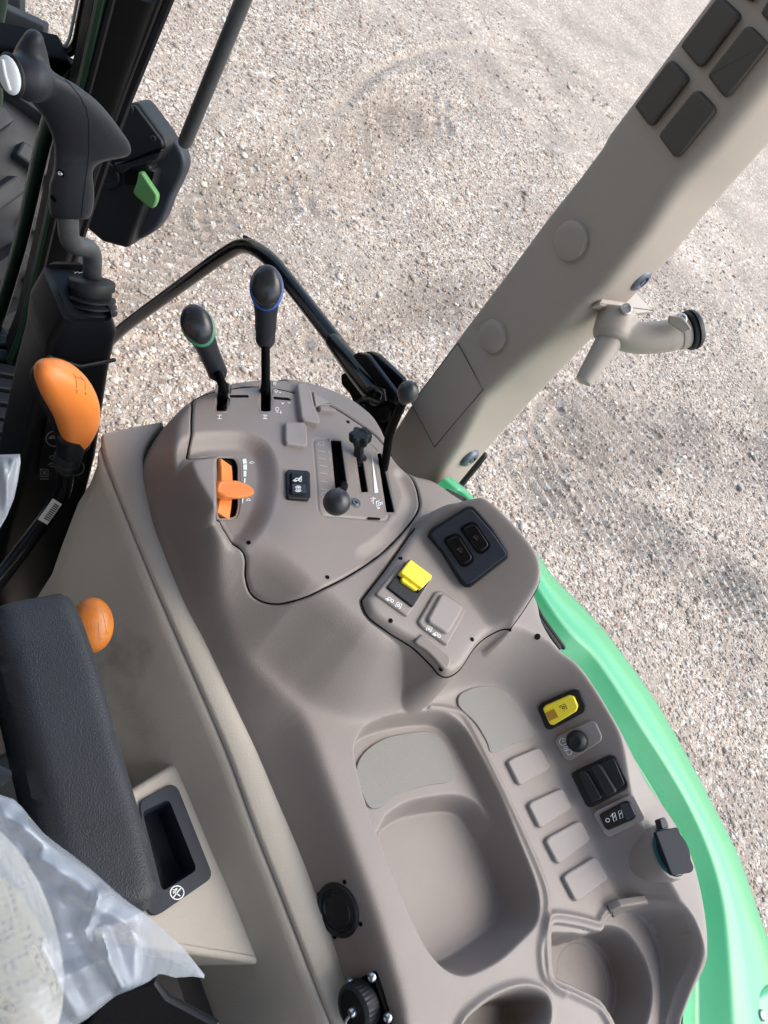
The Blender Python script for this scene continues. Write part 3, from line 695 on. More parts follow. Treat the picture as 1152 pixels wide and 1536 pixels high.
for h in ((218, 640), (165, 976), (605, 1077), (438, 1237)):
    u, v = crop([h], *CP)[0]; p, n = hplane(u, v, 3); link('screw_hole', *lathe(p-n*.001, n, [(0, .0023), (.0015, .0023), (.0015, 0)], 12), M['void'], con)
# ---------------- control panel pieces
o, pl = plate('rocker_switch', crop([(515, 905), (522, 897), (602, 902), (612, 912), (614, 1012), (606, 1022), (526, 1016), (518, 1010)], *C5B), .004, M['black'], con, .0012, 2); o['label'] = 'black two-symbol rocker switch on the control panel'
b2, p2 = plate('rocker', crop([(535, 906), (597, 910), (602, 990), (541, 987)], *C5B), .003, M['gloss'], o, .001, 2, plane=pl)
plate('rocker_half', crop([(540, 950), (598, 954), (601, 988), (543, 985)], *C5B), .0015, M['navy'], o, .0005, 1, plane=p2)
s1, s2 = crop([(568, 930), (568, 970)], *C5B); p3 = (p2[0]+p2[1]*.0017, p2[1])
strokes('symbol', xf(TRAC+[[(.3, -.2), (.9, -.9)], [(.9, -.2), (.9, -.9)]], s1, 5.5, 5, 0)+xf([arc(0, 0, 1, 30, 150, 8), arc(0, 0, 1, 210, 330, 8), arc(0, 0, .6, n=10), [(.15, -.45), (-.15, .05), (.2, 0), (-.1, .5)]], s2, 5, 4.4), 1.0, p3, M['white'], o)
plate('blank_cover', crop([(508, 712), (516, 705), (584, 706), (598, 720), (601, 796), (591, 806), (515, 795), (509, 785)], *C5B), .005, M['pad'], con, .002, 2)
plate('shift_guide', crop([(555, 555), (562, 549), (590, 548), (615, 590), (625, 640), (650, 708), (642, 717), (582, 703), (572, 692)], *C5B), .007, M['pad'], con, .002, 2)
plate('shift_guide', crop([(648, 638), (690, 640), (718, 652), (716, 660), (655, 655)], *C5B), .005, M['pad'], con, .0015, 1)
plate('shift_guide', crop([(622, 578), (640, 590), (700, 628), (648, 636), (632, 640)], *C5B), .004, M['pad'], con, .001, 1)
for h in ((170, 598), (772, 693), (383, 775+380)):
    pass
for hx in ((302, 598), (522, 633), (373, 814), (491, 866)):
    p, n = hplane(*hx, 3); link('screw_hole', *lathe(p-n*.001, n, [(0, .0021), (.0015, .0021), (.0015, 0)], 12), M['void'], con)
pI = hplane(*crop([(245, 673)], *C5B)[0]); pII = hplane(*crop([(440, 640)], *C5B)[0])
i1, i2 = crop([(245, 673), (432, 673)], *C5B)
def rom(c, n):
    out = [[(c[0]-3.2, c[1]-2.6), (c[0]+3.2, c[1]-2.6)], [(c[0]-3.2, c[1]+2.6), (c[0]+3.2, c[1]+2.6)]]
    for k in range(n): x = c[0]+(k-(n-1)/2)*2.6; out.append([(x, c[1]-2.6), (x, c[1]+2.6)])
    return out
on_hf_fill('marking', [], rom(i1, 1), 1.0, M['white'], con)
ii = crop([(472, 535), (478, 565), (494, 572), (484, 608), (505, 612), (530, 612), (482, 640), (497, 652)], *C5B)
on_hf_fill('marking', [], rom(i2, 2)+xf([[(-.6, -.9), (-.6, .9)], arc(.3, -.3, .5, n=8), [(.3, .2), (.3, 1)]], ii[0], 3)+xf([arc(0, 0, .7, n=10), [(0, .7), (0, 1.2)]], ii[1], 3)+xf([[(-.6, 0), (.6, 0)], [(0, -.6), (0, .6)]], ii[2], 1.8)+
        xf([[(-.7, -.6), (0, .6), (.7, -.6)]], ii[3], 2.6)+xf([arc(0, 0, .7, n=10), [(0, .7), (0, 1.2)]], ii[4], 3)+xf([arc(0, 0, .6, n=10), [(.6, 0), (1.3, 0)]], ii[5], 2.6)+xf([arc(0, 0, .8, n=10), [(0, .8), (0, 1.5)], [(-.6, 1.5), (.6, 1.5)]], ii[6], 3.2)+xf([[(0, -1), (0, 1)], [(-.6, .3), (0, 1), (.6, .3)]], ii[7], 2.4), .9, M['white'], con)
# throttle scale
tp = hplane(*crop([(410, 420)], *C7)[0], 8)
tk = [[(410, 322), (424, 320), (427, 338), (412, 340)], [(413, 343), (427, 341), (427, 362), (413, 362)], [(414, 366), (425, 366), (424, 388), (414, 388)], [(416, 394), (422, 394), (420, 412), (415, 412)], [(408, 470), (414, 470), (411, 488), (408, 488)]]
ic = crop([(445, 335), (432, 478)], *C7)
on_hf_fill('throttle_scale', [crop(t, *C7) for t in tk], xf([[(-1, .1), (0, -.5), (1, 0), (0, .5), (-1, .1)]], ic[0], 4, 3)+xf([arc(0, 0, .8, 180, 360, 8), [(-1, 0), (1, 0)]], ic[1], 3.5), 1.0, M['mintmark'], con)
# gate marks
gp = fit(gate_pts)
marks = []
for k, y in enumerate((335, 385, 433, 483, 537, 590)):
    a, b_ = crop([(343+4*k, y), (393+4*k, y+10)], *C6); marks.append([a, b_])
    if k < 5: marks += xf(DIG[str(6-k)], crop([(416+4.5*k, y+10)], *C6)[0], 2.2, 2.4, 8)
c1_, c2_ = crop([(362, 290), (385, 632)], *C6)
marks += xf([[(-1, .5), (-.6, -.4), (.2, -.5), (.5, -.9), (.6, -.2), (1, .2), (.5, .5), (-1, .5)]], c1_, 5, 5, 10)+xf([arc(0, 0, .9, 180, 360, 8), [(-1.1, 0), (1.1, 0), (1.2, -.4)]], c2_, 5, 5, -60)
on_hf_fill('marking', [], marks, .95, M['greymark'], con)
on_hf_fill('wedge_mark', [crop([(699, 362), (721, 490), (708, 490)], *C6), crop([(708, 490), (721, 490), (742, 615), (718, 618)], *C6)], [], 1, M['mintmark'], con)
c3 = crop([(708, 665), (745, 690)], *C6)
on_hf_fill('marking', [], xf([[(0, -1), (0, 1.2)], [(-1, -.6), (-.3, -.4)], [(1, -.6), (.3, -.4)], [(-.8, .4), (-.3, .1)]], c3[0], 4, 5)+xf([[(-.8, -1), (-.8, .3)], [(-.8, -.6), (.2, -1.1)], arc(.3, 0, .45, n=8), [(-.9, .9), (-.2, .4)], arc(-.1, 1.3, .3, n=8), [(.6, -.3), (1.2, -.7), (1.1, .2)]], c3[1], 4.4, 4.6), 1.0, M['white'], con)
p = PPl(*crop([(588, 685)], *C6)[0], *gp)
scw = link('screw', *lathe(p, gp[1], [(0, .0062), (.0008, .0062), (.0009, .0052), (-.001, .005), (-.001, .0042), (.0015, .004), (.002, .0034), (.002, .0018), (.0005, .0015), (.0005, 0)], 24), M['boltgrey'], con)
plate('clip_notch', crop([(672, 778), (754, 784), (756, 797), (670, 793)], *C6), .0002, M['void'], con, 0, 1, plane=gp, dn=.0001)
# ------------------------------------------------------------------ tan side panel below the console
sp_ = thing('lower_trim', (.30, .1, 1.05), 'tan moulded side panel running below the console beside the seat', 'trim panel')
grv_px = [(153, 652), (154, 668), (160, 690), (166, 706), (180, 742), (215, 829), (247, 905), (275, 970), (299, 1024), (345, 1132), (386, 1244), (420, 1330), (453, 1415), (478, 1480), (510, 1560), (566, 1700), (740, 2100)]
def chain(px, n): return cat_rom(px, n, False)
gp_ = chain(grv_px, 6)
zg = np.interp(gp_[:, 1], [600, 660, 900, 1100, 1300, 1500, 1700], [1.562, 1.558, 1.540, 1.518, 1.508, 1.504, 1.50])
R_grv = np.array([P(u, v, zz-.003) for (u, v), zz in zip(gp_, zg)])
def resample(r, n):
    s = np.r_[0, np.cumsum(np.linalg.norm(np.diff(r, axis=0), axis=1))]; t = np.linspace(0, s[-1], n); return np.stack([np.interp(t, s, r[:, a]) for a in range(3)], 1)
R_top = resample(R_top, 120); R_grv = resample(R_grv, 120)
w = (R_grv-R_top)
down = np.array([0, 0, 1.])
inn = np.stack([R_top[:, 0]*0-1, R_top[:, 0]*0, R_top[:, 0]*0], 1)
ng = len(R_top); hd_ = nrm(R_grv-R_top) if False else (R_grv-R_top)/np.linalg.norm(R_grv-R_top, axis=1)[:, None]
rim_rows = [R_top-hd_*.016+[0, 0, -.030], R_top-hd_*.003+[0, 0, -.006], R_top-hd_*.001+[0, 0, -.001], R_top+hd_*.003+[0, 0, .0012], R_top*.55+R_grv*.45+[0, 0, .0022], R_grv-hd_*.003+[0, 0, .0008], R_grv-hd_*.0008+[0, 0, -.0008], R_grv+[0, 0, -.0045]]
link('trim_rim', *loft(rim_rows), M['tan'], sp_, angle=70)
rows = [R_grv-hd_*.002+[0, 0, -.0075], R_grv+hd_*.0012+[0, 0, -.0060], R_grv+hd_*.004+[0, 0, -.0068]]
for h, dx in ((.015, .008), (.03, .0145), (.05, .022), (.09, .038), (.15, .062), (.22, .09), (.30, .12), (.42, .16)): rows.append(R_grv+[-dx, 0, -h])
fe = np.array([(153, 655, -.004), (154, 668, .006), (151, 700, .02), (145, 728, .04), (128, 777, .075), (113, 830, .115), (104, 874, .15), (92, 930, .21), (70, 1010, .30), (40, 1120, .43)])
hs_ = [-.004, .0, .004]+[.015, .03, .05, .09, .15, .22, .30, .42]
new = []
for h, r in zip(hs_, rows):
    u, v = np.interp(h, fe[:, 2], fe[:, 0]), np.interp(h, fe[:, 2], fe[:, 1]); f0 = P(u, v, zt[0]-.003-.003-max(h, 0))
    k = r[:, 1] < f0[1]-.004; q = np.concatenate([[f0], r[k]]); s = np.r_[0, np.cumsum(np.linalg.norm(np.diff(q, axis=0), axis=1))]; t = np.linspace(0, s[-1], 90)
    new.append(np.stack([np.interp(t, s, q[:, a]) for a in range(3)], 1))
rows = new
V, Fc = loft(rows)
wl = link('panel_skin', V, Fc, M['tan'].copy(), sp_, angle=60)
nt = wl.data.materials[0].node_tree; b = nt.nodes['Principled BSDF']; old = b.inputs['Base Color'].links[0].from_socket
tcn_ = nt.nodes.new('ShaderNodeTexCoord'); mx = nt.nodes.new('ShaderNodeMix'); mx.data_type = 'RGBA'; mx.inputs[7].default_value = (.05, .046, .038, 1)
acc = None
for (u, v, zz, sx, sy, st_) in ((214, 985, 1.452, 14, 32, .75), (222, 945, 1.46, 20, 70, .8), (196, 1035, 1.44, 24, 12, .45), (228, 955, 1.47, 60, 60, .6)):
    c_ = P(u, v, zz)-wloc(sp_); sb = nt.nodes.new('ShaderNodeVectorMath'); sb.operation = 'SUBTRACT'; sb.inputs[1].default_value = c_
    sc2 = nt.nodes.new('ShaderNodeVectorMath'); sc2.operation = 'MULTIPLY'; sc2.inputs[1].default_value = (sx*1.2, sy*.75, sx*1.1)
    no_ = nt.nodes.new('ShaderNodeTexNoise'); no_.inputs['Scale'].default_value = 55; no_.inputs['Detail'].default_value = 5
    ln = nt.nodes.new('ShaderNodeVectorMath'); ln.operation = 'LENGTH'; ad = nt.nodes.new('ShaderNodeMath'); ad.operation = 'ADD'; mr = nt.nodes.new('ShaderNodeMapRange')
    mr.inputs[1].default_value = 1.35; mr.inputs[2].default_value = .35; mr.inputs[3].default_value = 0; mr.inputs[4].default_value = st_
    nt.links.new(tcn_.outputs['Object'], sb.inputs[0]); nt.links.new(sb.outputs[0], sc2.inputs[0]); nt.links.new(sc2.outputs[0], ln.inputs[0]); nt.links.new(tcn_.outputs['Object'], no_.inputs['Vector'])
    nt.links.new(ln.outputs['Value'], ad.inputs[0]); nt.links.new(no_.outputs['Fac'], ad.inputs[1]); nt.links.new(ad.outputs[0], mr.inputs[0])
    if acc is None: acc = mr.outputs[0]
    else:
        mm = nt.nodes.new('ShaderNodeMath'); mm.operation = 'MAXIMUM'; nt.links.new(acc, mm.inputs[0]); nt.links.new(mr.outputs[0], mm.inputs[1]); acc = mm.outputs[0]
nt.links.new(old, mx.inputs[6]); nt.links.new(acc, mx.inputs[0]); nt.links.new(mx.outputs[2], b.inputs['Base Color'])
link('front_return', *loft([np.array([r[0] for r in rows]), np.array([r[0]+np.array([.05, .01, -.004]) for r in rows])]), M['tan'], sp_, angle=60)
# ledge with the ashtray
ZL = 1.452
led = [(150, 1212), (200, 1181), (262, 1143), (272, 1141), (281, 1152), (306, 1216), (347, 1313), (396, 1424), (400, 1438), (392, 1447), (340, 1439), (274, 1430), (200, 1420), (120, 1400)]
pts = [P(u, v, ZL) for u, v in round_poly(led, 8, 3)]
led_body = prism(pts, np.array([0, 0, 1.]), .0, .30, .005, 4)
ash = thing('ashtray', P(250, 1260, ZL), 'navy plastic ashtray insert with open well and round no-smoking sign', 'ashtray')
C4 = ((0, 1080), 2.88)
o_px = crop([(600, 352), (720, 286), (742, 282), (765, 298), (910, 662), (903, 690), (690, 838), (655, 850), (630, 828)], *C4)
i_px = crop([(612, 402), (712, 354), (728, 358), (840, 640), (832, 658), (702, 738), (690, 720)], *C4)
def ringplate(name, outer, inner, c, n, up, depth_, mat_, parent):
    """frame with a sunk well: rings from outer bottom, outer top, inner top to the well floor"""
    m = 96
    def resamp(px):
        q = np.array([PPl(u, v, c, n) for u, v in px]); q = np.concatenate([q, q[:1]]); s = np.r_[0, np.cumsum(np.linalg.norm(np.diff(q, axis=0), axis=1))]
        t = np.linspace(0, s[-1], m, endpoint=False); return np.stack([np.interp(t, s, q[:, k]) for k in range(3)], 1)
    A = resamp(outer); B = resamp(inner); cen = B.mean(0)
    # align start of B to A by angle
    x, y, _ = basis(n)
    a0 = math.atan2((A[0]-cen)@y, (A[0]-cen)@x); ang = np.arctan2((B-cen)@y, (B-cen)@x); B = np.roll(B, -int(np.argmin(np.abs(np.angle(np.exp(1j*(ang-a0)))))), 0)
    rows = [A-n*.003, A+n*(up-.001), A*.985+A.mean(0)*.015+n*up, B*1.015-cen*.015+n*up, B+n*(up-.0015), B*.94+cen*.06-n*depth_, B*.5+cen*.5-n*depth_]
    V, Fc = loft(rows, True); Fc.append(tuple(range(6*m, 7*m))); return link(name, V, Fc, mat_, parent, angle=50)
ringplate('frame', round_poly(o_px, 6, 5), round_poly(i_px, 5, 5), P(250, 1260, ZL), np.array([0, 0, 1.]), .004, .034, M['navy'], ash)
cut_px = np.array(round_poly(o_px, 6, 5)); cm_ = cut_px.mean(0)
boolean_cut('ledge', led_body, prism([P(u, v, ZL) for u, v in cm_+(cut_px-cm_)*.93], np.array([0, 0, 1.]), .02, .06, 0), M['tan'], sp_)
pl = (P(250, 1260, ZL+.004), np.array([0, 0, 1.]))
cx_, cy_ = crop([(765, 746)], *C4)[0]
strokes('no_smoking_sign', [arc(cx_, cy_, 10.2), [(cx_-6, cy_+7.5), (cx_+6, cy_-7.5)], [(cx_-5.5, cy_-1.5), (cx_+4.5, cy_+5)], [(cx_-6, cy_-4.5), (cx_-3, cy_-3.5), (cx_-2, cy_-6)], [(cx_-6, cy_+.5), (cx_-3.4, cy_+.2), (cx_-2.2, cy_-2)], [(cx_-1, cy_-3.5), (cx_-.4, cy_-6.5)]], 1.7, pl, M['white'], ash)
# ------------------------------------------------------------------ seat: armrest, base
arm = thing('seat_armrest', P(110, 1150, 1.66), 'dark navy grained vinyl armrest of the seat', 'armrest')
ZA = 1.735
apx = [(-30, 915), (0, 893), (40, 884), (88, 881), (103, 886), (120, 908), (150, 990), (178, 1090), (205, 1181), (226, 1254), (240, 1318), (241, 1342), (233, 1360), (210, 1372), (160, 1372), (100, 1340), (74, 1270), (60, 1200), (36, 1085), (8, 990), (-20, 940)]
apx = [(0, 900), (40, 888), (92, 881), (108, 886), (125, 910), (154, 992), (181, 1090), (208, 1181), (229, 1254), (242, 1318), (242, 1340), (233, 1358), (205, 1369), (150, 1375), (100, 1350), (70, 1268), (50, 1175), (26, 1075), (4, 985), (-8, 930)]
pts = np.array([P(u, v, ZA) for u, v in cat_rom(apx, 5)])
link('armrest_pad', *pillow(pts, np.array([0, 0, 1.]), .0, .062, .0115), M['vinyl'], arm, angle=70)
ax_ = [P(u, v, 1.69) for u, v in ((30, 960), (110, 1330))]
link('armrest_bracket', *box8((np.mean(ax_, 0)+np.array([-.05, 0, -.02])), (nrm(ax_[1]-ax_[0]), np.cross(nrm(ax_[1]-ax_[0]), [0, 0, 1]), (0, 0, 1)), (.17, .018, .035), .006), M['black'], arm)
seat = thing('operator_seat', (.05, -.25, 1.2), 'black seat base and backrest with pale woven fabric beside the armrest', 'seat')
link('seat_base', *box8((.08, -.12, 1.30), ((1, 0, 0), (0, 1, 0), (0, 0, 1)), (.19, .30, .10), .03), M['black'], seat)
link('backrest_shell', *box8((-.12, -.52, 1.70), ((1, 0, 0), (0, 1, .0), (0, 0, 1)), (.26, .07, .42), .05), M['black'], seat)
# woven backrest fabric
fab = mat('woven_fabric', (.72, .69, .60), .9, bump=.6, bscale=300); nt = fab.node_tree; b = nt.nodes['Principled BSDF']
tc = nt.nodes.new('ShaderNodeTexCoord'); vo = nt.nodes.new('ShaderNodeTexVoronoi'); vo.inputs['Scale'].default_value = 290; vo.inputs['Randomness'].default_value = .25
rp = nt.nodes.new('ShaderNodeValToRGB'); rp.color_ramp.elements[0].color = (.48, .47, .50, 1); rp.color_ramp.elements[1].color = (.82, .79, .66, 1); rp.color_ramp.elements[0].position = .15; rp.color_ramp.elements[1].position = .5
nt.links.new(tc.outputs['Object'], vo.inputs['Vector']); nt.links.new(vo.outputs['Distance'], rp.inputs[0]); nt.links.new(rp.outputs[0], b.inputs['Base Color'])
c = PT(-8, 1400, .381)
link('backrest', *ellip(c, (nrm([1, .1, 0]), nrm([-.1, 1, .2]), nrm([0, -.2, 1])), (.026, .06, .026), 32, 20), fab, seat)
# black base piece seen under the bag
pts = [PT(u, v, .62) for u, v in ((120, 1560), (150, 1490), (236, 1462), (256, 1490), (330, 1530), (360, 1600), (140, 1640))]
link('seat_bracket', *prism(pts, nrm(CAM-pts[0]), .0, .08, .006, 3), M['black'], seat)
# ------------------------------------------------------------------ plastic bags
def plastic(name, alpha=.5, col=(.72, .80, .95)):
    m = mat(name, col, .14, spec=.9, bump=.3, bscale=30, detail=2.0); b = m.node_tree.nodes['Principled BSDF']
    b.inputs['Alpha'].default_value = alpha; b.inputs['Transmission Weight'].default_value = .0
    b.inputs['Coat Weight'].default_value = .4; b.inputs['Coat Roughness'].default_value = .06
    for n in m.node_tree.nodes:
        if n.type == 'BUMP': n.inputs['Distance'].default_value = .006; n.inputs['Strength'].default_value = .45
        if n.type == 'TEX_NOISE': n.noise_type = 'RIDGED_MULTIFRACTAL'; n.inputs['Scale'].default_value = 24; n.inputs['Roughness'].default_value = .35
    return m
M['film'] = plastic('clear_film', .45, (.70, .77, .88))
def film_sheet(name, outline_px, tfun, mat_, parent, step=4, amp=.012, folds=(), seed=1, thick=.006, bulge=.03):
    """crumpled film: front and back skins over an outline, closed at the rim"""
    r = np.random.default_rng(seed); poly = np.asarray(outline_px, float)
    us = np.arange(poly[:, 0].min()-step, poly[:, 0].max()+step*2, step); vs = np.arange(poly[:, 1].min()-step, poly[:, 1].max()+step*2, step)
    U, Vv = np.meshgrid(us, vs); ins = np.zeros(U.shape, bool); d2 = np.full(U.shape, 1e9); near = np.zeros(U.shape+(2,))
    for k in range(len(poly)):
        a, b_ = poly[k-1], poly[k]; e = b_-a; L = e@e+1e-9; t = np.clip(((U-a[0])*e[0]+(Vv-a[1])*e[1])/L, 0, 1); q = a+t[..., None]*e
        dd = (U-q[..., 0])**2+(Vv-q[..., 1])**2; m_ = dd < d2; d2 = np.where(m_, dd, d2); near[m_] = q[m_]
        if a[1] != b_[1]:
            c_ = ((Vv < a[1]) != (Vv < b_[1])) & (U < a[0]+(Vv-a[1])/(b_[1]-a[1])*e[0]); ins ^= c_
    d = np.sqrt(d2); snap = (~ins) & (d < step*1.2); keep = ins | snap
    U = np.where(snap, near[..., 0], U); Vv = np.where(snap, near[..., 1], Vv); d = np.where(ins, d, 0)
    h = np.zeros(U.shape)
    for _ in range(9):
        a = r.uniform(0, math.pi); k_ = r.uniform(.008, .028); ph = r.uniform(0, 6.28); wv = k_*(U*math.cos(a)+Vv*math.sin(a))+1.2*np.sin(.011*U+ph)+.9*np.sin(.014*Vv-ph)
        h += (1-np.abs(np.sin(wv)))**3*r.uniform(.3, 1)
    for _ in range(7): h = (h+np.roll(h, 1, 0)+np.roll(h, -1, 0)+np.roll(h, 1, 1)+np.roll(h, -1, 1))/5
    h = h/h.max()
    f = np.zeros(U.shape)
    for (p0, p1, wd, am) in folds:
        a, b_ = np.array(p0, float), np.array(p1, float); e = b_-a; t = np.clip(((U-a[0])*e[0]+(Vv-a[1])*e[1])/(e@e), 0, 1)
        dd = np.hypot(U-a[0]-t*e[0], Vv-a[1]-t*e[1]); f += am*np.maximum(0, 1-dd/wd)*(1-.5*t)
    for _ in range(4): f = (2*f+np.roll(f, 1, 0)+np.roll(f, -1, 0)+np.roll(f, 1, 1)+np.roll(f, -1, 1))/6
    rim = np.clip(d/40, 0, 1)
    T = tfun(U, Vv)-bulge*np.sqrt(np.clip(d/180, 0, 1))-amp*h*np.sqrt(rim)-f*np.clip(d/8, .15, 1)
    idx = -np.ones(U.shape, int); idx[keep] = np.arange(keep.sum()); N = keep.sum()
    fr = [PT(u, v, t) for u, v, t in zip(U[keep], Vv[keep], T[keep])]; bk = [PT(u, v, t+thick*min(1, dd/12)+.0004+bulge*.5*math.sqrt(min(1, dd/180))) for u, v, t, dd in zip(U[keep], Vv[keep], tfun(U, Vv)[keep], d[keep])]
    Fc = []
    for j in range(U.shape[0]-1):
        for i in range(U.shape[1]-1):
            q = (idx[j, i], idx[j, i+1], idx[j+1, i+1], idx[j+1, i]); g = [k for k in q if k >= 0]
            if len(g) >= 3: Fc.append(tuple(reversed(g))); Fc.append(tuple(k+N for k in g))
    return link(name, fr+bk, Fc, mat_, parent, angle=70)
bag_px = crop([(-60, 318), (0, 322), (60, 342), (95, 375), (140, 432), (190, 490), (240, 530), (320, 588), (400, 650), (460, 705), (500, 740), (560, 790), (630, 835), (700, 900), (780, 970), (840, 1045), (884, 1100), (882, 1116), (830, 1108), (760, 1114), (690, 1095), (640, 1132), (570, 1165), (500, 1192), (440, 1240), (380, 1290), (330, 1320), (250, 1420), (-60, 1420)], *C4)
fold = [((152, 1400), (188, 1490), 14, .014), ((188, 1490), (125, 1398), 12, .010), ((195, 1400), (290, 1455), 16, .014), ((60, 1290), (150, 1350), 20, .012), ((150, 1338), (128, 1402), 12, .010), ((40, 1240), (180, 1370), 24, .012), ((20, 1500), (160, 1440), 22, .012),
        ((232, 1440), (300, 1462), 8, .006), ((5, 1220), (60, 1262), 18, .01), ((100, 1340), (215, 1400), 12, .008), ((60, 1420), (120, 1530), 16, .01)]
bag = film_sheet('plastic_bag', bag_px, lambda U, V: .60-.238*(lambda t: t*t*(3-2*t))(np.clip((318-U)/118, 0, 1)), M['film'], None, 3, .007, fold, 4, .004, .03)
tag(bag, 'crumpled clear plastic cover drawn over the seat, bottom left corner', 'plastic cover')
fl_px = [(-20, 690), (0, 682), (30, 681), (31, 694), (27, 720), (21, 748), (10, 775), (0, 792), (-20, 800)]
film2 = film_sheet('plastic_film', fl_px, lambda U, V: .72+0*U, M['film'], None, 2, .008, [((5, 700), (15, 780), 8, .006), ((20, 690), (5, 760), 6, .005)], 9, .002, .006)
tag(film2, 'small torn scrap of clear plastic film hanging by the ribbed floor mat', 'plastic film')
fl_px = [(-20, 1152), (0, 1148), (14, 1154), (26, 1162), (14, 1170), (0, 1182), (-20, 1186)]
film3 = film_sheet('plastic_film', fl_px, lambda U, V: .46+0*U, M['film'], None, 2, .004, [], 12, .002, .004)
tag(film3, 'tiny grey plastic corner sticking out beside the armrest', 'plastic film')
# ------------------------------------------------------------------ levers
G_L = 'hand levers on the console'
def gear_lever(lab, ring, base, shaft_px, neck, knob_c, ang, yk, yb, w=1.0):
    """shaft out of a slot, tapered grip, egg knob with a coloured ring; knob on the plane y=yk"""
    b0 = hit(*base)-np.array([0, 0, .012])
    t = thing('gear_lever', b0, lab, 'lever', G_L)
    kc = PY(*knob_c, yk); nk = PY(*neck, yk-(yk-b0[1])*.42)
    dpx = depth(kc)/F_PX; ax = nrm(kc-nk)
    view = nrm(CAM-kc)
    path = bend([b0]+[PY(u, v, yb+(yk-yb)*f) for u, v, f in shaft_px]+[nk+(kc-nk)*.1], .01, 4)
    link('shaft', *tube(path, .0046, 12, 'flat'), M['paint'], t)
    L = np.linalg.norm(kc-nk)
    prof = [(-.004, .0085), (.0, .0105), (.003, .0112), (.005, .0104), (.008, .0112), (.010, .0107)]
    gx_ = [(L*f, r*dpx) for f, r in ((.25, 16.0*w), (.5, 16.5*w), (.7, 18.5*w), (.85, 21*w))]
    pieces = [lathe(nk, ax, [(h, r*.92) for h, r in prof]+gx_+[(L*.98, 20*dpx*w), (L*1.05, 10*dpx*w)], 28)]
    side = nrm(np.cross(view, ax)); fwd = np.cross(ax, side)
    link('grip', *pieces[0], M['grip'], t, angle=60)
    # egg head tilted towards the driver
    tl = nrm(ax*.55+fwd*.0+view*.75)
    up_ = nrm(ax-view*(ax@view)); sd_ = nrm(np.cross(up_, view))
    link('knob', *ellip(kc+view*.005+up_*.001, (sd_, up_, view), (22.5*dpx*w, 29*dpx*w, 15*dpx*w), 32, 18), M['gloss_grip'], t)
    V, Fc = [], []
    rp_ = [kc-view*.0005+sd_*math.cos(a)*25*dpx*w+up_*(math.sin(a)*33*dpx*w) for a in np.linspace(0, 2*math.pi, 40, endpoint=False)]
    link('knob_ring', *ellip(kc-view*.0005-up_*2.2*dpx, (sd_, up_, view), (24.6*dpx*w, 32*dpx*w, 4.4*dpx*w), 40, 10), M[ring], t)
    link('knob_back', *ellip(kc-view*.004-up_*.002, (sd_, up_, view), (23*dpx*w, 30*dpx*w, 17*dpx*w), 32, 16), M['grip'], t)
    return t
M['gloss_grip'] = mat('knob_gloss', (.018, .020, .025), .28, bump=.08, bscale=600, rvar=.05)
gear_lever('black gear lever with a green ring under its knob, standing in slot I', 'greenring', (337, 596), [(337, 584, .1), (331, 571, .28)], (327, 560), (296, 487), 0, .44, .397)
gear_lever('black gear lever with a blue ring under its knob, standing in slot II', 'bluering', (399, 592), [(398.5, 575, .12)], (398, 512), (400, 430), 0, .455, .397, 1.04)
link_ = None
def ball_lever(name, lab, slot_px, mid, ball, rpx, zb, zm, squash=1.0, sr=.0035):
    b0 = hit(*slot_px)-np.array([0, 0, .012]); t = thing(name, b0, lab, 'lever', G_L)
    bc = P(*ball, zb); path = bend([b0]+[P(u, v, zz) for (u, v), zz in zip(mid, zm)]+[bc], .012, 5)
    link('shaft', *tube(path, sr, 12, 'flat', flat=(nrm(Rt*0+np.array([1., 0, 0])), 1.0)), M['paint'], t)
    r = rpx*depth(bc)/F_PX; ax = nrm(path[-1]-path[-2])
    prof = [(-r*1.75, r*.36), (-r*1.5, r*.42), (-r*1.1, r*.62)]+[(r*squash*math.sin(a), r*math.cos(a)) for a in np.linspace(-.75, 1.5, 12)]
    link('knob', *lathe(bc, ax, prof, 32), M['knobmatte'], t, angle=60); return t
M['knobmatte'] = mat('knob_matte', (.022, .025, .031), .38, bump=.1, bscale=700, rvar=.05)
ball_lever('ball_lever', 'short black round-knob lever in the numbered slot of the gate plate', (520, 716), [(518, 728)], (505, 753), 21, 1.69, [1.645])
t = ball_lever('ball_lever', 'long bent black lever with small oval knob in the slot beside the pillar', (580, 716), [(579, 688), (583, 655), (600, 612)], (612, 588), 16, 1.745, [1.635, 1.665, 1.72], 1.2, .0046)
# star knob
b0 = hit(538, 691); t = thing('star_knob', b0, 'black six-lobed star knob on the middle slot of the gate plate', 'knob')
kc = P(540.5, 656, b0[2]+.030); ax = nrm(kc-(b0+np.array([0, 0, .002])))
link('flange', *lathe(b0-ax*.001, ax, [(0, .0100), (.0018, .0106), (.003, .0100), (.0036, .0085), (.0050, .0088), (.006, .0075), (.0065, .0055), (.024, .0052), (.026, .0065)], 28), M['black'], t)
V = []; Fc = []; sg = 72; x_, y_, n_ = basis(ax); rk = 17.6*depth(kc)/F_PX
pr = [(-.0065, .70), (-.0060, .86), (-.004, .96), (.003, 1), (.0052, .97), (.0062, .88), (.0064, .5), (.0057, .46), (.0057, 0.001)]
for h, q in pr:
    for k in range(sg):
        a = 2*math.pi*k/sg; lob = 1-.24*(.5-.5*math.cos(6*a+.6)) if q > .6 else .9; V.append(kc+n_*h+(x_*math.cos(a)+y_*math.sin(a))*rk*q*lob)
for i in range(len(pr)-1):
    for k in range(sg): j = (k+1) % sg; Fc.append((i*sg+k, i*sg+j, (i+1)*sg+j, (i+1)*sg+k))
Fc.append(tuple(reversed(range(sg))))
link('star_head', V, Fc, M['black'], t, angle=35)
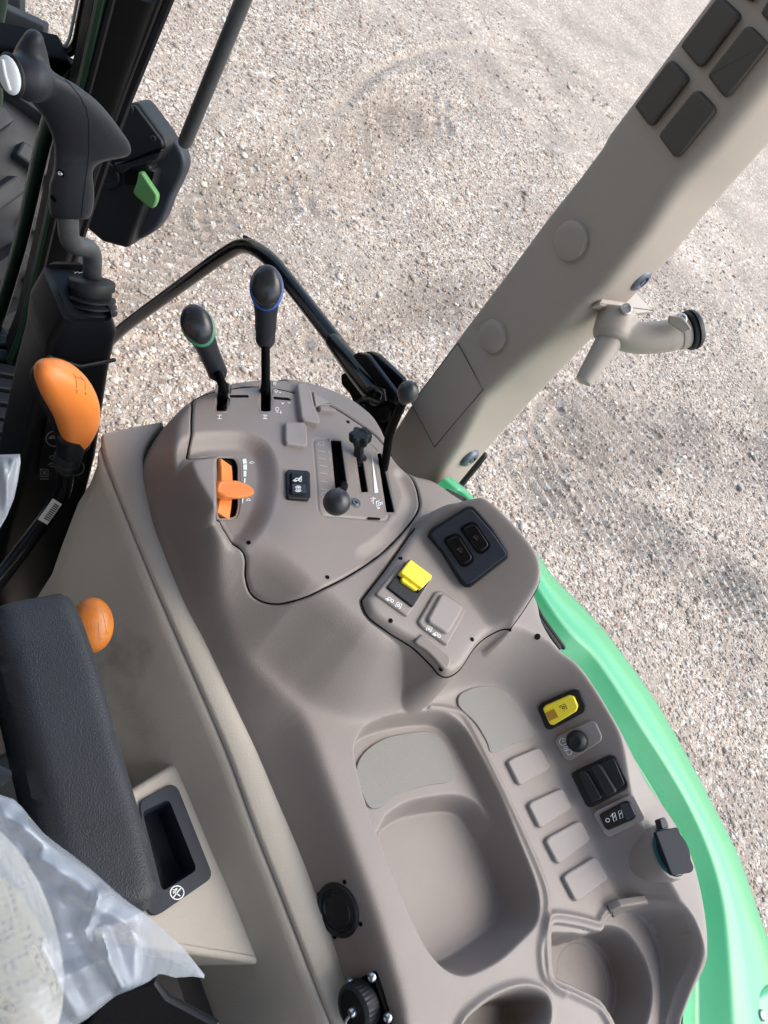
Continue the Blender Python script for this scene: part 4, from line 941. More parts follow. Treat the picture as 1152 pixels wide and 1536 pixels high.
# orange throttle
tc_ = hit(*crop([(348, 430)], *C7)[0]); t = thing('throttle_lever', tc_, 'orange thumb throttle lever in the dished recess', 'lever', G_L)
pts_px = [(350, 318), (352, 380), (350, 440), (345, 500), (342, 545)]
pa = crop([(351, 330)], *C7)[0]; pb_ = crop([(341, 538)], *C7)[0]; tcn, tnn = fit(slot_pts[4]); A = PPl(*pa, tcn, tnn); B = PPl(*pb_, tcn, tnn); mid = (A+B)/2; dirv = nrm(B-A); upv = tnn; sdv = np.cross(dirv, upv)
half = np.linalg.norm(B-A)/2; wd = 33/2.504*depth(mid)/F_PX
Rdr = half*6; cen = mid-upv*(Rdr-.002)
V = []; Fc = []; n_ = 25; prof_w = [(-1, .014), (-1, .0012), (-.9, 0), (.9, 0), (1, .0012), (1, .014)]; aa = math.asin(.97/6)
for k in range(n_):
    a = aa*(2*k/(n_-1)-1)
    for wv, dr in prof_w: V.append(cen+sdv*wd*wv*.97+(dirv*math.sin(a)+upv*math.cos(a))*(Rdr-dr))
for k in range(n_-1):
    for q_ in range(5): Fc.append((k*6+q_, k*6+q_+1, k*6+q_+7, k*6+q_+6))
Fc += [tuple(range(6)), tuple(reversed(range((n_-1)*6, n_*6)))]
link('drum', V, Fc, M['orange'], t, angle=40)
tz_ = mid[2]+.014
hd = [(308, 430), (314, 410), (330, 402), (385, 404), (430, 422), (446, 440), (444, 458), (420, 468), (380, 472), (330, 466), (308, 448)]
pts = [P(u, v, tz_) for u, v in round_poly(crop(hd, *C7), 3, 4)]
link('thumb_tab', *prism(pts, nrm(upv+np.array([0, -.5, .3])), .004, .007, .0025, 4), M['orange'], t)
pts = [P(u, v, tz_-.008) for u, v in round_poly(crop([(312, 425), (385, 420), (386, 470), (312, 462)], *C7), 3, 3)]
link('tab_root', *prism(pts, upv, .0, .014, .002, 2), M['orange'], t)
# ------------------------------------------------------------------ loader joystick column
jc = thing('joystick_column', (.30, .55, 1.05), 'black plastic column with rubber boot and printed decal carrying the joystick', 'control column')
def col_row(z, pts): return [np.array([a, b_, z]) for a, b_ in pts]
bl, br_, tl, tr = P(14, 770, 1.30), P(136, 700, 1.30), PY(82, 502, .50), PY(176, 505, .50)
rows = []
fpx = [((106, 420+58), (164, 478), 1.0), ((97, 484), (172, 482), 0), ((76, 520), (179, 503), 0), ((72, 545), (172, 535), 0), ((70, 560), (167, 556), 0), ((52, 620), (160, 600), 0), ((28, 720), (146, 690), 0), ((6, 800), (132, 742), 0), ((-14, 880), (112, 830), 0), ((-40, 980), (90, 930), 0)]
yf = [.515, .506, .50, .50, .497, .49, .475, .465, .455, .45]
for ((a, b_), (c, d), _), y in zip([(f[0], f[1], f[2]) for f in fpx], yf):
    A = PY(a, b_, y); B = PY(c, d, y); dep = .075
    pr = round_poly(np.array([A, B, B+np.array([.0, dep, 0]), A+np.array([0, dep, 0])]), .012, 4); rows.append(pr)
V, Fc = loft(rows, True); m = len(rows[0]); Fc.append(tuple(range(m))); Fc.append(tuple(reversed(range((len(rows)-1)*m, len(rows)*m))))
link('column_shell', V, Fc, M['shell'], jc, angle=50)
# ridge band under the bowl
link('column_band', *tube([PY(74, 536, .494), PY(120, 550, .492), PY(171, 540, .494)], .0022, 8), M['black'], jc)
bt = PY(136, 470, .535); tp_b = PY(138, 424, .552); ax = nrm(tp_b-bt)
L = np.linalg.norm(tp_b-bt); q = depth(bt)/F_PX
prof = [(-.012, 36*q)]
for k in range(3):
    h = L*(.02+.20*k); prof += [(h, (29-k)*q), (h+L*.05, (38-k*1.5)*q), (h+L*.10, (38-k*1.5)*q), (h+L*.15, (29-k)*q)]
prof += [(L*.62, 29*q), (L*.80, 29*q), (L*.82, 33*q), (L*1.05, 33*q), (L*1.10, 31*q), (L*1.12, 12*q), (L*1.12, 0)]
link('boot', *lathe(bt, ax, prof, 40), M['rubber'], jc, angle=60)
# decal
dpl = (PY(85, 680, .478), nrm(np.cross(PY(146, 690, .475)-PY(28, 720, .475), PY(146, 690, .475)-PY(167, 556, .497))))
if dpl[1]@(CAM-dpl[0]) < 0: dpl = (dpl[0], -dpl[1])
dpl = (dpl[0]+dpl[1]*.004, dpl[1])
C2 = ((0, 380), 2.88)
strokes('decal', [], 1, dpl, M['decalblack'], jc, [crop([(205, 700), (395, 720), (360, 985), (160, 970)], *C2)])
dl2 = (dpl[0]+dpl[1]*.0006, dpl[1])
sy = []
for c in ((237, 800), (350, 825), (325, 925)):
    u, v = crop([c], *C2)[0]; sy.append(arc(u, v, 13.5, ry=11.5)); sy += xf(TRAC, (u-3, v-3), 4.5, 4.5)
for c in ((230, 720), (232, 878), (228, 910), (250, 745)):
    u, v = crop([c], *C2)[0]; sy += xf([[(-1.5, .3), (-.5, -.5), (.4, .2), (1.6, -.3)], [(-1, .8), (1, .9)]], (u, v), 4.5, 4)
u, v = crop([(193, 948)], *C2)[0]
sy += [[(u-6, v-6), (u+5, v-5), (u+5, v+5), (u-6, v+5), (u-6, v-6)], [(u-3, v-3), (u+2, v+2)], [(u+2, v-3), (u-3, v+2)], [(u-7, v+9), (u+6, v+9)]]
strokes('decal_symbols', sy, .9, dl2, M['greymark'], jc)
strokes('boot_mark', [arc(120, 407, 9, 170, 330, 8, 5), [(112, 410), (126, 404)], [(118, 410), (128, 408)]], .9, (bt+ax*L*1.125, ax), M['white'], jc)
# joystick
def cap(px, y, seg=20):
    """chain of (u, v, radius in px[, dy]) on the plane y -> tube"""
    pts = [PY(p[0], p[1], y+(p[3] if len(p) > 3 else 0)) for p in px]; rr = [p[2]*depth(q)/F_PX for p, q in zip(px, pts)]
    d = cat_rom(np.c_[np.array(pts), rr], 4, False); return tube(d[:, :3], d[:, 3], seg)
js = thing('joystick', PY(138, 415, .555), 'black pistol-grip loader joystick with a white thumb button', 'joystick')
YJ = .56
link('stem', *tube(bend([PY(138, 418, YJ), PY(139, 385, YJ), PY(134, 372, YJ-.004), PY(110, 368, YJ-.008), PY(103, 355, YJ-.008), PY(102, 325, YJ-.005)], .02, 6), 14.5*depth(PY(110, 360, YJ))/F_PX, 18), M['strut'], js)
def sil_mesh(LVs, y, dep_px):
    """closed body whose left and right outlines are given level by level; half depth dep_px in picture pixels"""
    L2 = cat_rom(LVs, 4, False); rows = []
    for r_ in L2:
        v, a, b_ = r_[:3]; A = PY(a, v, y); B = PY(b_, v, y); c_ = (A+B)/2; h_ = (B-A)/2; vw = nrm(CAM-c_); dp = nrm(vw-nrm(h_)*(vw@nrm(h_))); hd = (r_[3] if len(r_) > 3 else dep_px)*depth(c_)/F_PX
        rows.append([c_+h_*np.sign(math.cos(t))*abs(math.cos(t))**.85+dp*hd*np.sign(math.sin(t))*abs(math.sin(t))**.9 for t in np.linspace(0, 2*math.pi, 40, endpoint=False)])
    V, Fc = loft(rows, True); n_ = len(rows); V = list(V)+[np.mean(rows[0], 0), np.mean(rows[-1], 0)]; N_ = n_*40
    for k in range(40): Fc.append((N_, (k+1) % 40, k)); Fc.append((N_+1, (n_-1)*40+k, (n_-1)*40+(k+1) % 40))
    return V, Fc
JL = np.array([(98, 40, 66, 18), (112, 32, 86, 27), (125, 29, 110, 31), (138, 33, 128, 33), (150, 44, 143, 33), (165, 58, 157, 33), (180, 68, 169, 33), (195, 75, 180, 32), (206, 79, 188, 31), (216, 81, 194, 30), (226, 82, 196, 29), (233, 82, 193, 28), (237, 82, 182, 28), (241, 82, 160, 28), (246, 82, 146, 28), (254, 81, 139, 28), (264, 79, 137, 29), (276, 75, 139, 29), (292, 74, 140, 29), (308, 74, 139, 28), (322, 76, 136, 26), (329, 82, 131, 22)], float)
g = [sil_mesh(JL, YJ-.008, 30), cap([(46, 110, 30), (47, 92, 26), (49, 74, 21), (51, 60, 15)], YJ-.005), cap([(46, 118, 33), (32, 114, 31), (22, 113, 28)], YJ-.016)]
link_g = blob('grip', g, M['grip'], js, .0016, 8, .5)
from mathutils.bvhtree import BVHTree
def cast(o, u, v):
    bm = bmesh.new(); bm.from_mesh(o.data); bv = BVHTree.FromBMesh(bm); off = wloc(o); r = bv.ray_cast(Vector(CAM-off), Vector(nrm(ray(u, v)))); bm.free()
    if r[0] is None: return PY(u, v, YJ), nrm(CAM-PY(u, v, YJ))
    n = np.array(r[1]); n = n if n@(CAM-np.array(r[0])-off) > 0 else -n
    return np.array(r[0])+off, n
bc, bn = cast(link_g, 19, 113); vw_ = nrm(CAM-bc); bn = nrm(vw_*.8+nrm(PY(0, 113, YJ)-PY(60, 118, YJ))*.55); bc = PT(15, 113, depth(bc)-.006)
q = depth(bc)/F_PX; s_ = nrm(np.cross(ey, bn)); e_ = np.cross(bn, s_)
link('button_rim', *ellip(bc-bn*.002, (s_, e_, bn), (21*q, 31*q, 8*q), 28, 12), M['black'], js)
link('thumb_button', *ellip(bc+bn*.001, (s_, e_, bn), (17*q, 26.5*q, 9*q), 28, 16), M['button'], js)
link('button_ridge', *tube([bc+bn*.0052-e_*18*q, bc+bn*.0064, bc+bn*.0052+e_*18*q], 3.0*q, 10), M['button'], js)
for s_px, r_, m_ in (((91, 260), 4.6, 'metal'), ((80, 298), 4.6, 'void')):
    p, vn = cast(link_g, *s_px)
    link('screw_recess', *lathe(p-vn*.002, vn, [(0, r_*1.5*q), (.0022, r_*1.5*q), (.0024, r_*1.4*q), (.0022, 0)], 16), M['void'], js)
    if m_ == 'metal': link('screw', *lathe(p-vn*.001, vn, [(0, r_*q), (.0018, r_*q), (.0026, r_*.7*q), (.002, r_*.4*q), (.002, 0)], 16), M['metal'], js)
# seam between the halves of the grip
# ------------------------------------------------------------------ orange gear lever
ol = thing('range_lever', PY(60, 800, .36), 'orange-topped gear lever with engraved shift pattern on a bent black shaft', 'lever', 'orange gear levers')
YO = .415
def cap2(px, y, sq=1.0): return cap(px, y)
LV = np.array([(546, 66, 84), (549, 59, 98), (554, 54, 110), (562, 52, 122), (574, 54, 134), (588, 60, 143), (602, 68, 147.5), (616, 76, 148.5), (630, 82, 147), (644, 87, 142), (656, 92, 136), (664, 96, 131), (669, 101, 126)], float)
def sil_loft(name, LVs, du, dy, asp, m_, par, slope=.0):
    L2 = cat_rom(LVs, 4, False); rows = []
    for v, a, b_ in L2:
        A = PY(a+du, v, YO+dy); B = PY(b_+du, v+slope*(b_-a), YO+dy); c_ = (A+B)/2; h_ = (B-A)/2; vw = nrm(CAM-c_); dp = np.cross(nrm(h_), nrm(PY(100, 600, YO)-PY(100, 640, YO))); dp = dp if dp@vw > 0 else -dp
        hl = np.linalg.norm(h_); rows.append([c_+h_*np.sign(math.cos(t))*abs(math.cos(t))**.85+dp*hl*asp*np.sign(math.sin(t))*abs(math.sin(t))**.85 for t in np.linspace(0, 2*math.pi, 40, endpoint=False)])
    V, Fc = loft(rows, True); n_ = len(rows); cA = np.mean(rows[0], 0); cB = np.mean(rows[-1], 0); V = list(V)+[cA, cB]; N_ = n_*40
    for k in range(40): Fc.append((N_, (k+1) % 40, k)); Fc.append((N_+1, (n_-1)*40+k, (n_-1)*40+(k+1) % 40))
    return link(name, V, Fc, m_, par, angle=75)
og = sil_loft('grip', LV, 0, 0, .80, M['orange'], ol)
sil_loft('grip_back', LV*np.array([1, 1, 1])+np.array([6, 0, 0]), -6, .010, .72, M['black'], ol)
link('grip_neck', *cap([(106, 652, 22), (106, 672, 20), (102, 692, 17)], YO+.001), M['black'], ol)
q = depth(PY(100, 690, YO))/F_PX
c0_ = PY(102, 678, YO); c1_ = PY(99, 702, YO)
ax = nrm(c1_-c0_); L = np.linalg.norm(c1_-c0_)
link('collar', *lathe(c0_, ax, [(0, 17*q), (L*.2, 17.5*q), (L*.3, 19*q), (L*.42, 17*q), (L*.5, 19*q), (L*.62, 17*q), (L*.72, 19*q), (L*.85, 18*q), (L, 15*q)], 28), M['rubber'], ol)
link('shaft', *tube(bend([PY(99, 696, YO), PY(96, 735, YO), PY(78, 765, YO-.005), PY(10, 855, .36), PY(-30, 905, .33)], .03, 8), 12.5*q, 18), M['gloss'], ol)
# label wrapped on the shaft
lp0, lp1 = PY(86, 752, YO-.012), PY(64, 783, YO-.018)
vn = nrm(CAM-(lp0+lp1)/2); off = vn*.0035; sdd = nrm(np.cross(nrm(lp1-lp0), vn))*.0055
mb = MB(); mb.add([lp0+off+sdd, lp0+off-sdd, lp1+off-sdd, lp1+off+sdd], [(0, 1, 2, 3)]); lb = mb.build('shaft_label', M['white'], ol, smooth=False)
mb = MB()
for k in range(9):
    t_ = .12+.085*k; a = lp0+(lp1-lp0)*t_+off*1.15; b_ = a+(lp1-lp0)*.045; mb.add([a+sdd*.25, a-sdd*.85, b_-sdd*.85, b_+sdd*.25], [(0, 1, 2, 3)])
mb.build('label_lines', M['blackmark'], lb, smooth=False)
# engraved shift pattern on the orange grip: projected on the grip surface
def on_obj(o, name, lines, w, material, parent, lift=.0004):
    bm = bmesh.new(); bm.from_mesh(o.data); from mathutils.bvhtree import BVHTree
    bv = BVHTree.FromBMesh(bm); off = wloc(o); mb = MB()
    def q(u, v):
        d = ray(u, v); r = bv.ray_cast(Vector(CAM-off), Vector(nrm(d)))
        return None if r[0] is None else np.array(r[0])+off-nrm(d)*lift
    for ln in lines:
        ln = np.asarray(ln, float); s = [ln[0]]
        for i in range(1, len(ln)):
            k = max(1, int(np.linalg.norm(ln[i]-ln[i-1])/3)); s += [ln[i-1]+(ln[i]-ln[i-1])*(j+1)/k for j in range(k)]
        ln = np.array(s); t = np.gradient(ln, axis=0); t /= np.linalg.norm(t, axis=1)[:, None]+1e-9; o_ = np.stack([-t[:, 1], t[:, 0]], 1)*w/2
        V = [(q(*(ln[i]+o_[i])), q(*(ln[i]-o_[i]))) for i in range(len(ln))]
        for i in range(len(ln)-1):
            c4 = [V[i][0], V[i][1], V[i+1][1], V[i+1][0]]
            if all(x is not None for x in c4): mb.add(c4, [(0, 1, 2, 3)])
    bm.free()
    if mb.f: return mb.build(name, material, parent, smooth=False)
on_obj(og, 'shift_pattern', [crop([(318, 518), (330, 545), (331, 582)], *C2), crop([(345, 528), (368, 555), (368, 592)], *C2), crop([(322, 530), (366, 550)], *C2)]+xf(DIG['2'], crop([(331, 597)], *C2)[0], 2.0, 2.4)+xf(DIG['4'], crop([(369, 606)], *C2)[0], 2.0, 2.4), 1.0, M['orangemark'], ol)
# grip seam of the joystick
on_obj(link_g, 'grip_seam', [crop([(255, 318), (300, 360), (345, 415), (372, 470), (384, 530), (384, 640), (378, 720), (366, 800), (356, 880), (350, 952)], (0, 0), 2.88)], .9, M['void'], js)
# orange ball knob behind the armrest
kb = PT(138, 938, .69); t = thing('range_lever', kb-np.array([.02, 0, .20]), 'dull orange knob with engraved pattern peeking out behind the armrest', 'lever', 'orange gear levers')
q = depth(kb)/F_PX
vw = nrm(CAM-kb)
kn_ = link('knob', *ellip(kb, (nrm(np.cross(ey, vw)), nrm(ey), vw), (31*q, 42*q, 26*q), 32, 20), M['orange_dull'], t)
link('shaft', *tube([kb, kb-np.array([.02, -.0, .20])], .008, 12), M['gloss'], t)
C3 = ((0, 680), 2.88)
on_obj(kn_, 'shift_pattern', [crop([(430, 795), (428, 732), (460, 738)], *C3), crop([(462, 770), (447, 690)], *C3), crop([(440, 720), (446, 738)], *C3)]+[arc(*crop([p], *C3)[0], 2) for p in ((447, 684), (432, 802), (463, 777))], .8, M['amber'], t)
# ------------------------------------------------------------------ grab details, floor mat
flm = thing('floor_mat', P(20, 580, 1.05), 'black ribbed rubber floor mat at the foot of the cab', 'floor mat')
pts = [P(u, v, 1.06) for u, v in ((-260, 480), (-40, 455), (0, 478), (45, 545), (62, 600), (40, 690), (0, 760), (-260, 800))]
link('mat_base', *prism(pts, np.array([0, 0, 1.]), 0, .03, .004, 2), M['black'], flm)
for k in range(9):
    y0 = 512+22*k; a = P(-200, y0-34, 1.064); b_ = P(58 if 3 < k < 7 else 46+min(k, 4)*3-max(0, k-6)*8, y0+8, 1.064)
    dv = nrm(b_-a); link('rib', *box8((a+b_)/2, (dv, np.cross([0, 0, 1], dv), (0, 0, 1)), (np.linalg.norm(b_-a)/2, .0125, .006), .004), M['black'], flm)
# ------------------------------------------------------------------ cab: rear pillar with vents, front pillar, roof
cab = thing('tractor_cab', (.7, .3, 1.05), 'tractor cab frame with black front pillar and tan vented rear pillar', 'tractor cab')
XP = .70
secs = [  # (A left silhouette px, B ridge px, C right silhouette px)
    ((570, 672), (636, 752), (654, 770)), ((594, 640), (652, 726), (676, 742)), ((610, 614), (690, 668), (716, 694)), ((627, 588), (728, 590), (750, 655)), ((662, 540), (766, 556), (808, 594)), ((699, 489), (822, 510), (868, 532)), ((760, 408), (912, 428), (948, 450)),
    ((817, 330), (976, 346), (1010, 386)), ((866, 268), (1006, 297), (1060, 324)), ((900, 222), (1022, 272), (1096, 284)), ((912, 200), (1042, 252), (1114, 264)), ((936, 168), (1078, 214), (1146, 228)), ((996, 87), (1126, 152), (1210, 158)), ((1062, -2), (1190, 70), (1290, 60)), ((1105, -60), (1250, 0), (1370, -30))]
rows = []
nrear = None
for A, B, C in secs:
    a = PX(*A, XP); b_ = PX(*B, XP-.004)
    yb = b_[1]; c = PX(*C, XP+.072)
    # keep the rear face square to the pillar
    poly = np.array([a, b_, c, c+np.array([.03, .05, 0]), a+np.array([.05, .0, 0])])
    q = []
    rad = [.008, .020, .010, .01, .01]
    m = len(poly)
    for i in range(m):
        p0, p1, p2 = poly[i-1], poly[i], poly[(i+1) % m]; d0, d2_ = p0-p1, p2-p1; l0, l2 = np.linalg.norm(d0), np.linalg.norm(d2_); qq = min(rad[i], l0*.45, l2*.45)
        s, e = p1+d0/l0*qq, p1+d2_/l2*qq
        for k in range(7): t = k/6; q.append((1-t)**2*s+2*t*(1-t)*p1+t*t*e)
    rows.append(np.array(q))
V, Fc = loft(rows, True); m = len(rows[0]); Fc.append(tuple(reversed(range(m)))); Fc.append(tuple(range((len(rows)-1)*m, len(rows)*m)))
pil = link('rear_pillar', V, Fc, M['pillar'], cab, angle=60)
nx = np.array([-1., 0, 0])
PI_ = (np.array([XP-.002, 0, 0]), nx)
C4B = ((860, 0), 3.657); C3B = ((560, 330), 1.946)
for f in ([(350, 590), (362, 570), (530, 345), (555, 333), (636, 420), (638, 445), (450, 685), (425, 692)], [(484, 755), (490, 735), (670, 510), (705, 500), (790, 590), (788, 620), (600, 855), (565, 865)],
          [(602, 262), (612, 240), (800, -5), (830, -8), (920, 75), (922, 100), (725, 360), (695, 372)], [(750, 425), (760, 405), (955, 155), (990, 150), (1080, 240), (1080, 260), (870, 525), (838, 538)],
          [(860, -80), (960, -200), (1060, -110), (990, 10), (960, 5)], [(1040, 80), (1075, 20), (1190, -110), (1260, -20), (1130, 160), (1095, 140)]):
    plate('air_vent', round_poly(crop(f, *C4B), 4, 4), .006, M['vent'], pil, .0025, 0, plane=PI_)
for f in ((858, 361, 24.5, 32), (741, 504, 20, 27)):
    c = PX(f[0], f[1], XP-.002); r = f[3]*.97*depth(c)/F_PX
    link('plug_cap', *lathe(c-nx*.003, nx, [(0, r*.92), (.006, r*.95), (.0085, r*.90), (.0098, r*.75), (.0102, r*.4), (.0102, 0)], 40), M['arm'], pil)
pn = crop([(248, 360), (322, 495), (180, 662), (113, 535)], *C3B)
apan = [PPl(u, v, *PI_)+nx*.0005 for u, v in pn]
o, pl_ = plate('access_panel', round_poly(pn, 2, 3), .0012, M['pillar'], pil, .0006, 0, plane=PI_)
for a, b_ in zip(apan, apan[1:]+apan[:1]): pass
ring_line('panel_gap', [p+nx*.0004 for p in apan], .0007, M['vent'], pil)
# rear face plane of the pillar
p0, p1, p2 = PX(*secs[1][1], XP-.004), PX(*secs[1][2], XP+.072), PX(*secs[7][1], XP-.004)
rn = nrm(np.cross(p1-p0, p2-p0)); rn = rn if rn@(CAM-p0) > 0 else -rn
RP = (p0, rn)
for px, r_ in (((956, 415), 19.5), ((706, 690), 16)):
    c = PPl(*px, *RP); r = r_*depth(c)/F_PX*1.05
    bo = link('bolt', *lathe(c-rn*(.012 if px[0] < 800 else .005), rn, [(0, r*1.02), (.010, r), (.013, r*.85), (.014, r*.72), (.0145, r*.50), (.0125, r*.45), (.0125, r*.25), (.0145, r*.22), (.0145, 0)], 32), M['bluegrey'], pil)
link('seal_strip', *tube([PX(672, 752, .80), PX(700, 716, .80), PX(716, 697, .80), PX(726, 683, .80)], .005, 8), M['rubber'], pil)
# front pillar
fp = [(262, -20), (196, 140), (168, 215), (130, 330), (96, 432), (66, 530), (58, 556)]
fl = [(146, -20), (122, 100), (106, 170), (82, 260), (52, 400), (28, 500), (12, 540)]
def atY(u, v, y): return PY(u, v, y)
YF = .93
rows = []
for (a, b_) in zip(fl, fp):
    A = PY(*a, YF-.05); B = PY(*b_, YF); rows.append(round_poly(np.array([A, A*.45+B*.55+[0, -.03, 0], B, B+np.array([.015, .06, 0]), A+np.array([.01, .05, 0])]), .008, 3))
V, Fc = loft(rows, True); m = len(rows[0]); Fc += [tuple(reversed(range(m))), tuple(range((len(rows)-1)*m, len(rows)*m))]
fpo = link('front_pillar', V, Fc, M['paint'], cab, angle=50)
def band(name, f0, f1, y, mat_, r):
    pts = [PY(a[0]*(1-f0)+b_[0]*f0, a[1]*(1-f0)+b_[1]*f0, y) for a, b_ in zip(fl, fp)]; return link(name, *tube(pts, r, 8), M['shell'] if mat_ is M['rubber'] else mat_, fpo)
band('door_seal', .97, 0, YF-.012, M['rubber'], .008)
band('door_seal', .84, 0, YF-.030, M['rubber'], .006)
band('trim_edge', .08, 0, YF-.058, M['greendark'], .006)
band('trim_edge', .22, 0, YF-.062, M['rubber'], .005)
# lower front windows: horizontal frame and glass to the left of the pillar
wf = thing('front_window', PY(60, 120, .95), 'lower front window panes in rounded black rubber frames beside the front pillar', 'window')
def inY(px, y): return [PY(u, v, y) for u, v in px]
upper = inY([(-60, -60), (140, -60), (122, 20), (113, 66), (106, 82), (92, 86), (60, 80), (0, 62), (-60, 44)], .99)
link('glass_pane', *prism(upper, (0, -1, 0), .001, .003, 0), M['glass'], wf)
link('frame', *tube(bend(inY([(142, -60), (124, 20), (112, 86), (0, 64), (-60, 46)], .985), .03, 8), .0065, 10), M['gloss'], wf)
link('frame', *tube(bend(inY([(128, -60), (112, 20), (100, 80), (0, 58), (-60, 40)], .985), .03, 8), .0022, 8), M['greymark'], wf)
bar = inY([(-80, 48), (0, 70), (104, 92), (110, 100), (96, 118), (-80, 82)], .95)
link('cross_bar', *prism(bar, (0, -1, 0), .0, .05, .006, 3), M['paint'], wf)
lower = inY([(-80, 84), (66, 116), (72, 150), (66, 190), (40, 300), (14, 420), (-10, 500), (-80, 520)], .99)
link('glass_pane', *prism(lower, (0, -1, 0), .001, .003, 0), M['glass'], wf)
link('corner_post', *tube(bend(inY([(104, 100), (84, 150), (64, 215), (32, 360), (0, 470), (-20, 530)], .97), .05, 6), .011, 10), M['greendark'], wf)
# engine hood side (green) and front tyre
hood_ = thing('engine_hood', PY(-10, 60, 1.5), 'green painted hood panel seen through the front window', 'hood')
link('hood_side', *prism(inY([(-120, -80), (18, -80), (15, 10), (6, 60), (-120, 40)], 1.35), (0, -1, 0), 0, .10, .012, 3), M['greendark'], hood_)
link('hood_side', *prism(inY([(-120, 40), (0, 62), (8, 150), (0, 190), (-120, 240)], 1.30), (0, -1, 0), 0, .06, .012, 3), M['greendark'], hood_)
ty = thing('front_axle', (.78, 1.75, .55), 'front axle with dusty black lugged tyre seen through the lower front window', 'axle')
tc0 = PT(-70, 300, 2.15); axw = nrm([1, .05, 0]); x_, y_, n_ = basis(axw)
RT, rw = .50, .16
V = []; Fc = []; sg = 64; pf_ = [(-.15, .30), (-.165, .38), (-.15, .46), (-.11, .49), (0, .50), (.11, .49), (.15, .46), (.165, .38), (.15, .30)]
for h, r in pf_:
    for k in range(sg): a = 2*math.pi*k/sg; V.append(tc0+axw*h+(x_*math.cos(a)+y_*math.sin(a))*r)
for i in range(len(pf_)-1):
    for k in range(sg): j = (k+1) % sg; Fc.append((i*sg+k, i*sg+j, (i+1)*sg+j, (i+1)*sg+k))
whl = link('tyre', V, Fc, M['tyre'], ty)
link('axle_beam', *tube([tc0-axw*.5, tc0], .06, 16), M['paint'], ty)
mb = MB()
for k in range(22):
    for sgn in (-1, 1):
        a = 2*math.pi*(k+(.5 if sgn > 0 else 0))/22; rad = x_*math.cos(a)+y_*math.sin(a); tan = -x_*math.sin(a)+y_*math.cos(a)
        mb.add(*box8(tc0+rad*.515+axw*sgn*.085, (nrm(axw*sgn+tan*.7), np.cross(rad, nrm(axw*sgn+tan*.7)), rad), (.10, .02, .022), .006))
mb.build('tread', M['tyre'], whl)
# roof, and an unseen opaque left wall added to shade the interior
roof = link('roof', *box8((.0, .20, 2.80), ((1, 0, 0), (0, 1, 0), (0, 0, 1)), (.80, .80, .05), .03), M['pillar'], cab)
link('left_light_block', *box8((-.80, .0, 1.85), ((1, 0, 0), (0, 1, 0), (0, 0, 1)), (.03, 1.0, .90), .02), M['pillar'], cab)
link('dashboard', *box8((-.22, .78, 1.45), ((1, 0, 0), (0, 1, 0), (0, 0, 1)), (.25, .12, .42), .05), M['black'], cab)
link('cab_floor', *box8((.0, .2, 1.0), ((1, 0, 0), (0, 1, 0), (0, 0, 1)), (.30, .75, .03), .01), M['black'], cab)
link('console_bulkhead', *box8((.48, .05, 1.18), ((1, 0, 0), (0, 1, 0), (0, 0, 1)), (.13, .42, .22), .02), M['black'], cab)
# ------------------------------------------------------------------ door
door = thing('cab_door', PX(365, 365, .66), 'glazed right cab door with black tube frame, edge strut and latch box', 'door')
XD = .665
fr_path = bend([PX(120, 560, XD), PX(180, 495, XD), PX(332, 384, XD), PX(366, 364, XD), PX(402, 384, XD), PX(470, 470, XD), PX(530, 548, XD), PX(566, 590, XD)], .06, 8)
q = depth(PX(365, 365, XD))/F_PX
link('frame_tube', *tube(fr_path, 11*q, 16), M['gloss'], door)
link('frame_seal', *tube([p+np.array([.006, -.0, .0])+nrm(CAM-p)*(10*q)*.4+ey*-7*q for p in bend([PX(362, 362, XD), PX(402, 384, XD), PX(470, 470, XD), PX(530, 548, XD)], .05, 6)], 3.2*q, 8), M['rubber'], door)
link('edge_strut', *tube([PX(382, -42, .60), PX(278, 212, .60)], 11.5*depth(PX(318, 118, .60))/F_PX, 14), M['strut'], door)
gl = [PX(u, v, XD+.012) for u, v in ((250, 250), (380, -40), (470, -300), (800, -420), (1040, -80), (880, 225), (690, 470), (600, 615), (560, 585), (400, 380), (366, 366), (332, 386), (200, 482), (180, 440))]
link('glass_pane', *prism(gl, (-1, 0, 0), .0015, .0015, 0), M['glass'], door)
# latch box
C1 = ((0, 0), 2.88)
lp = (PX(200, 260, .585), nrm(np.array([-.75, -.65, .25])))
lb = link('latch_box', *prism([PPl(u, v, *lp) for u, v in round_poly(crop([(470, 490), (560, 445), (590, 442), (612, 462), (715, 600), (722, 640), (690, 690), (640, 720), (668, 742), (655, 800), (640, 850), (552, 1075), (440, 1045), (370, 985), (400, 640)], *C1), 6, 4)], lp[1], .0, .05, .006, 4), M['black'], door)
l2 = (lp[0]-lp[1]*.03, lp[1])
link('latch_back', *prism([PPl(u, v, *l2) for u, v in cat_rom(crop([(690, 590), (745, 605), (785, 660), (795, 720), (770, 790), (735, 860), (700, 950), (650, 1010), (580, 1030), (560, 900), (640, 700)], *C1), 4)], lp[1], .0, .03, .006, 4), M['navy'], door)
plate('latch_cover', crop([(480, 496), (560, 455), (590, 452), (604, 470), (706, 606), (712, 632), (560, 700), (500, 690)], *C1), .006, M['black'], lb, .003, 6, plane=lp)
plate('latch_lip', crop([(500, 700), (560, 690), (712, 640), (690, 688), (560, 725), (545, 745), (520, 740)], *C1), .010, M['black'], lb, .003, 4, plane=lp)
plate('latch_recess', crop([(542, 742), (560, 730), (668, 742), (655, 785), (590, 800), (540, 795)], *C1), .0012, M['void'], lb, 0, 3, plane=lp)
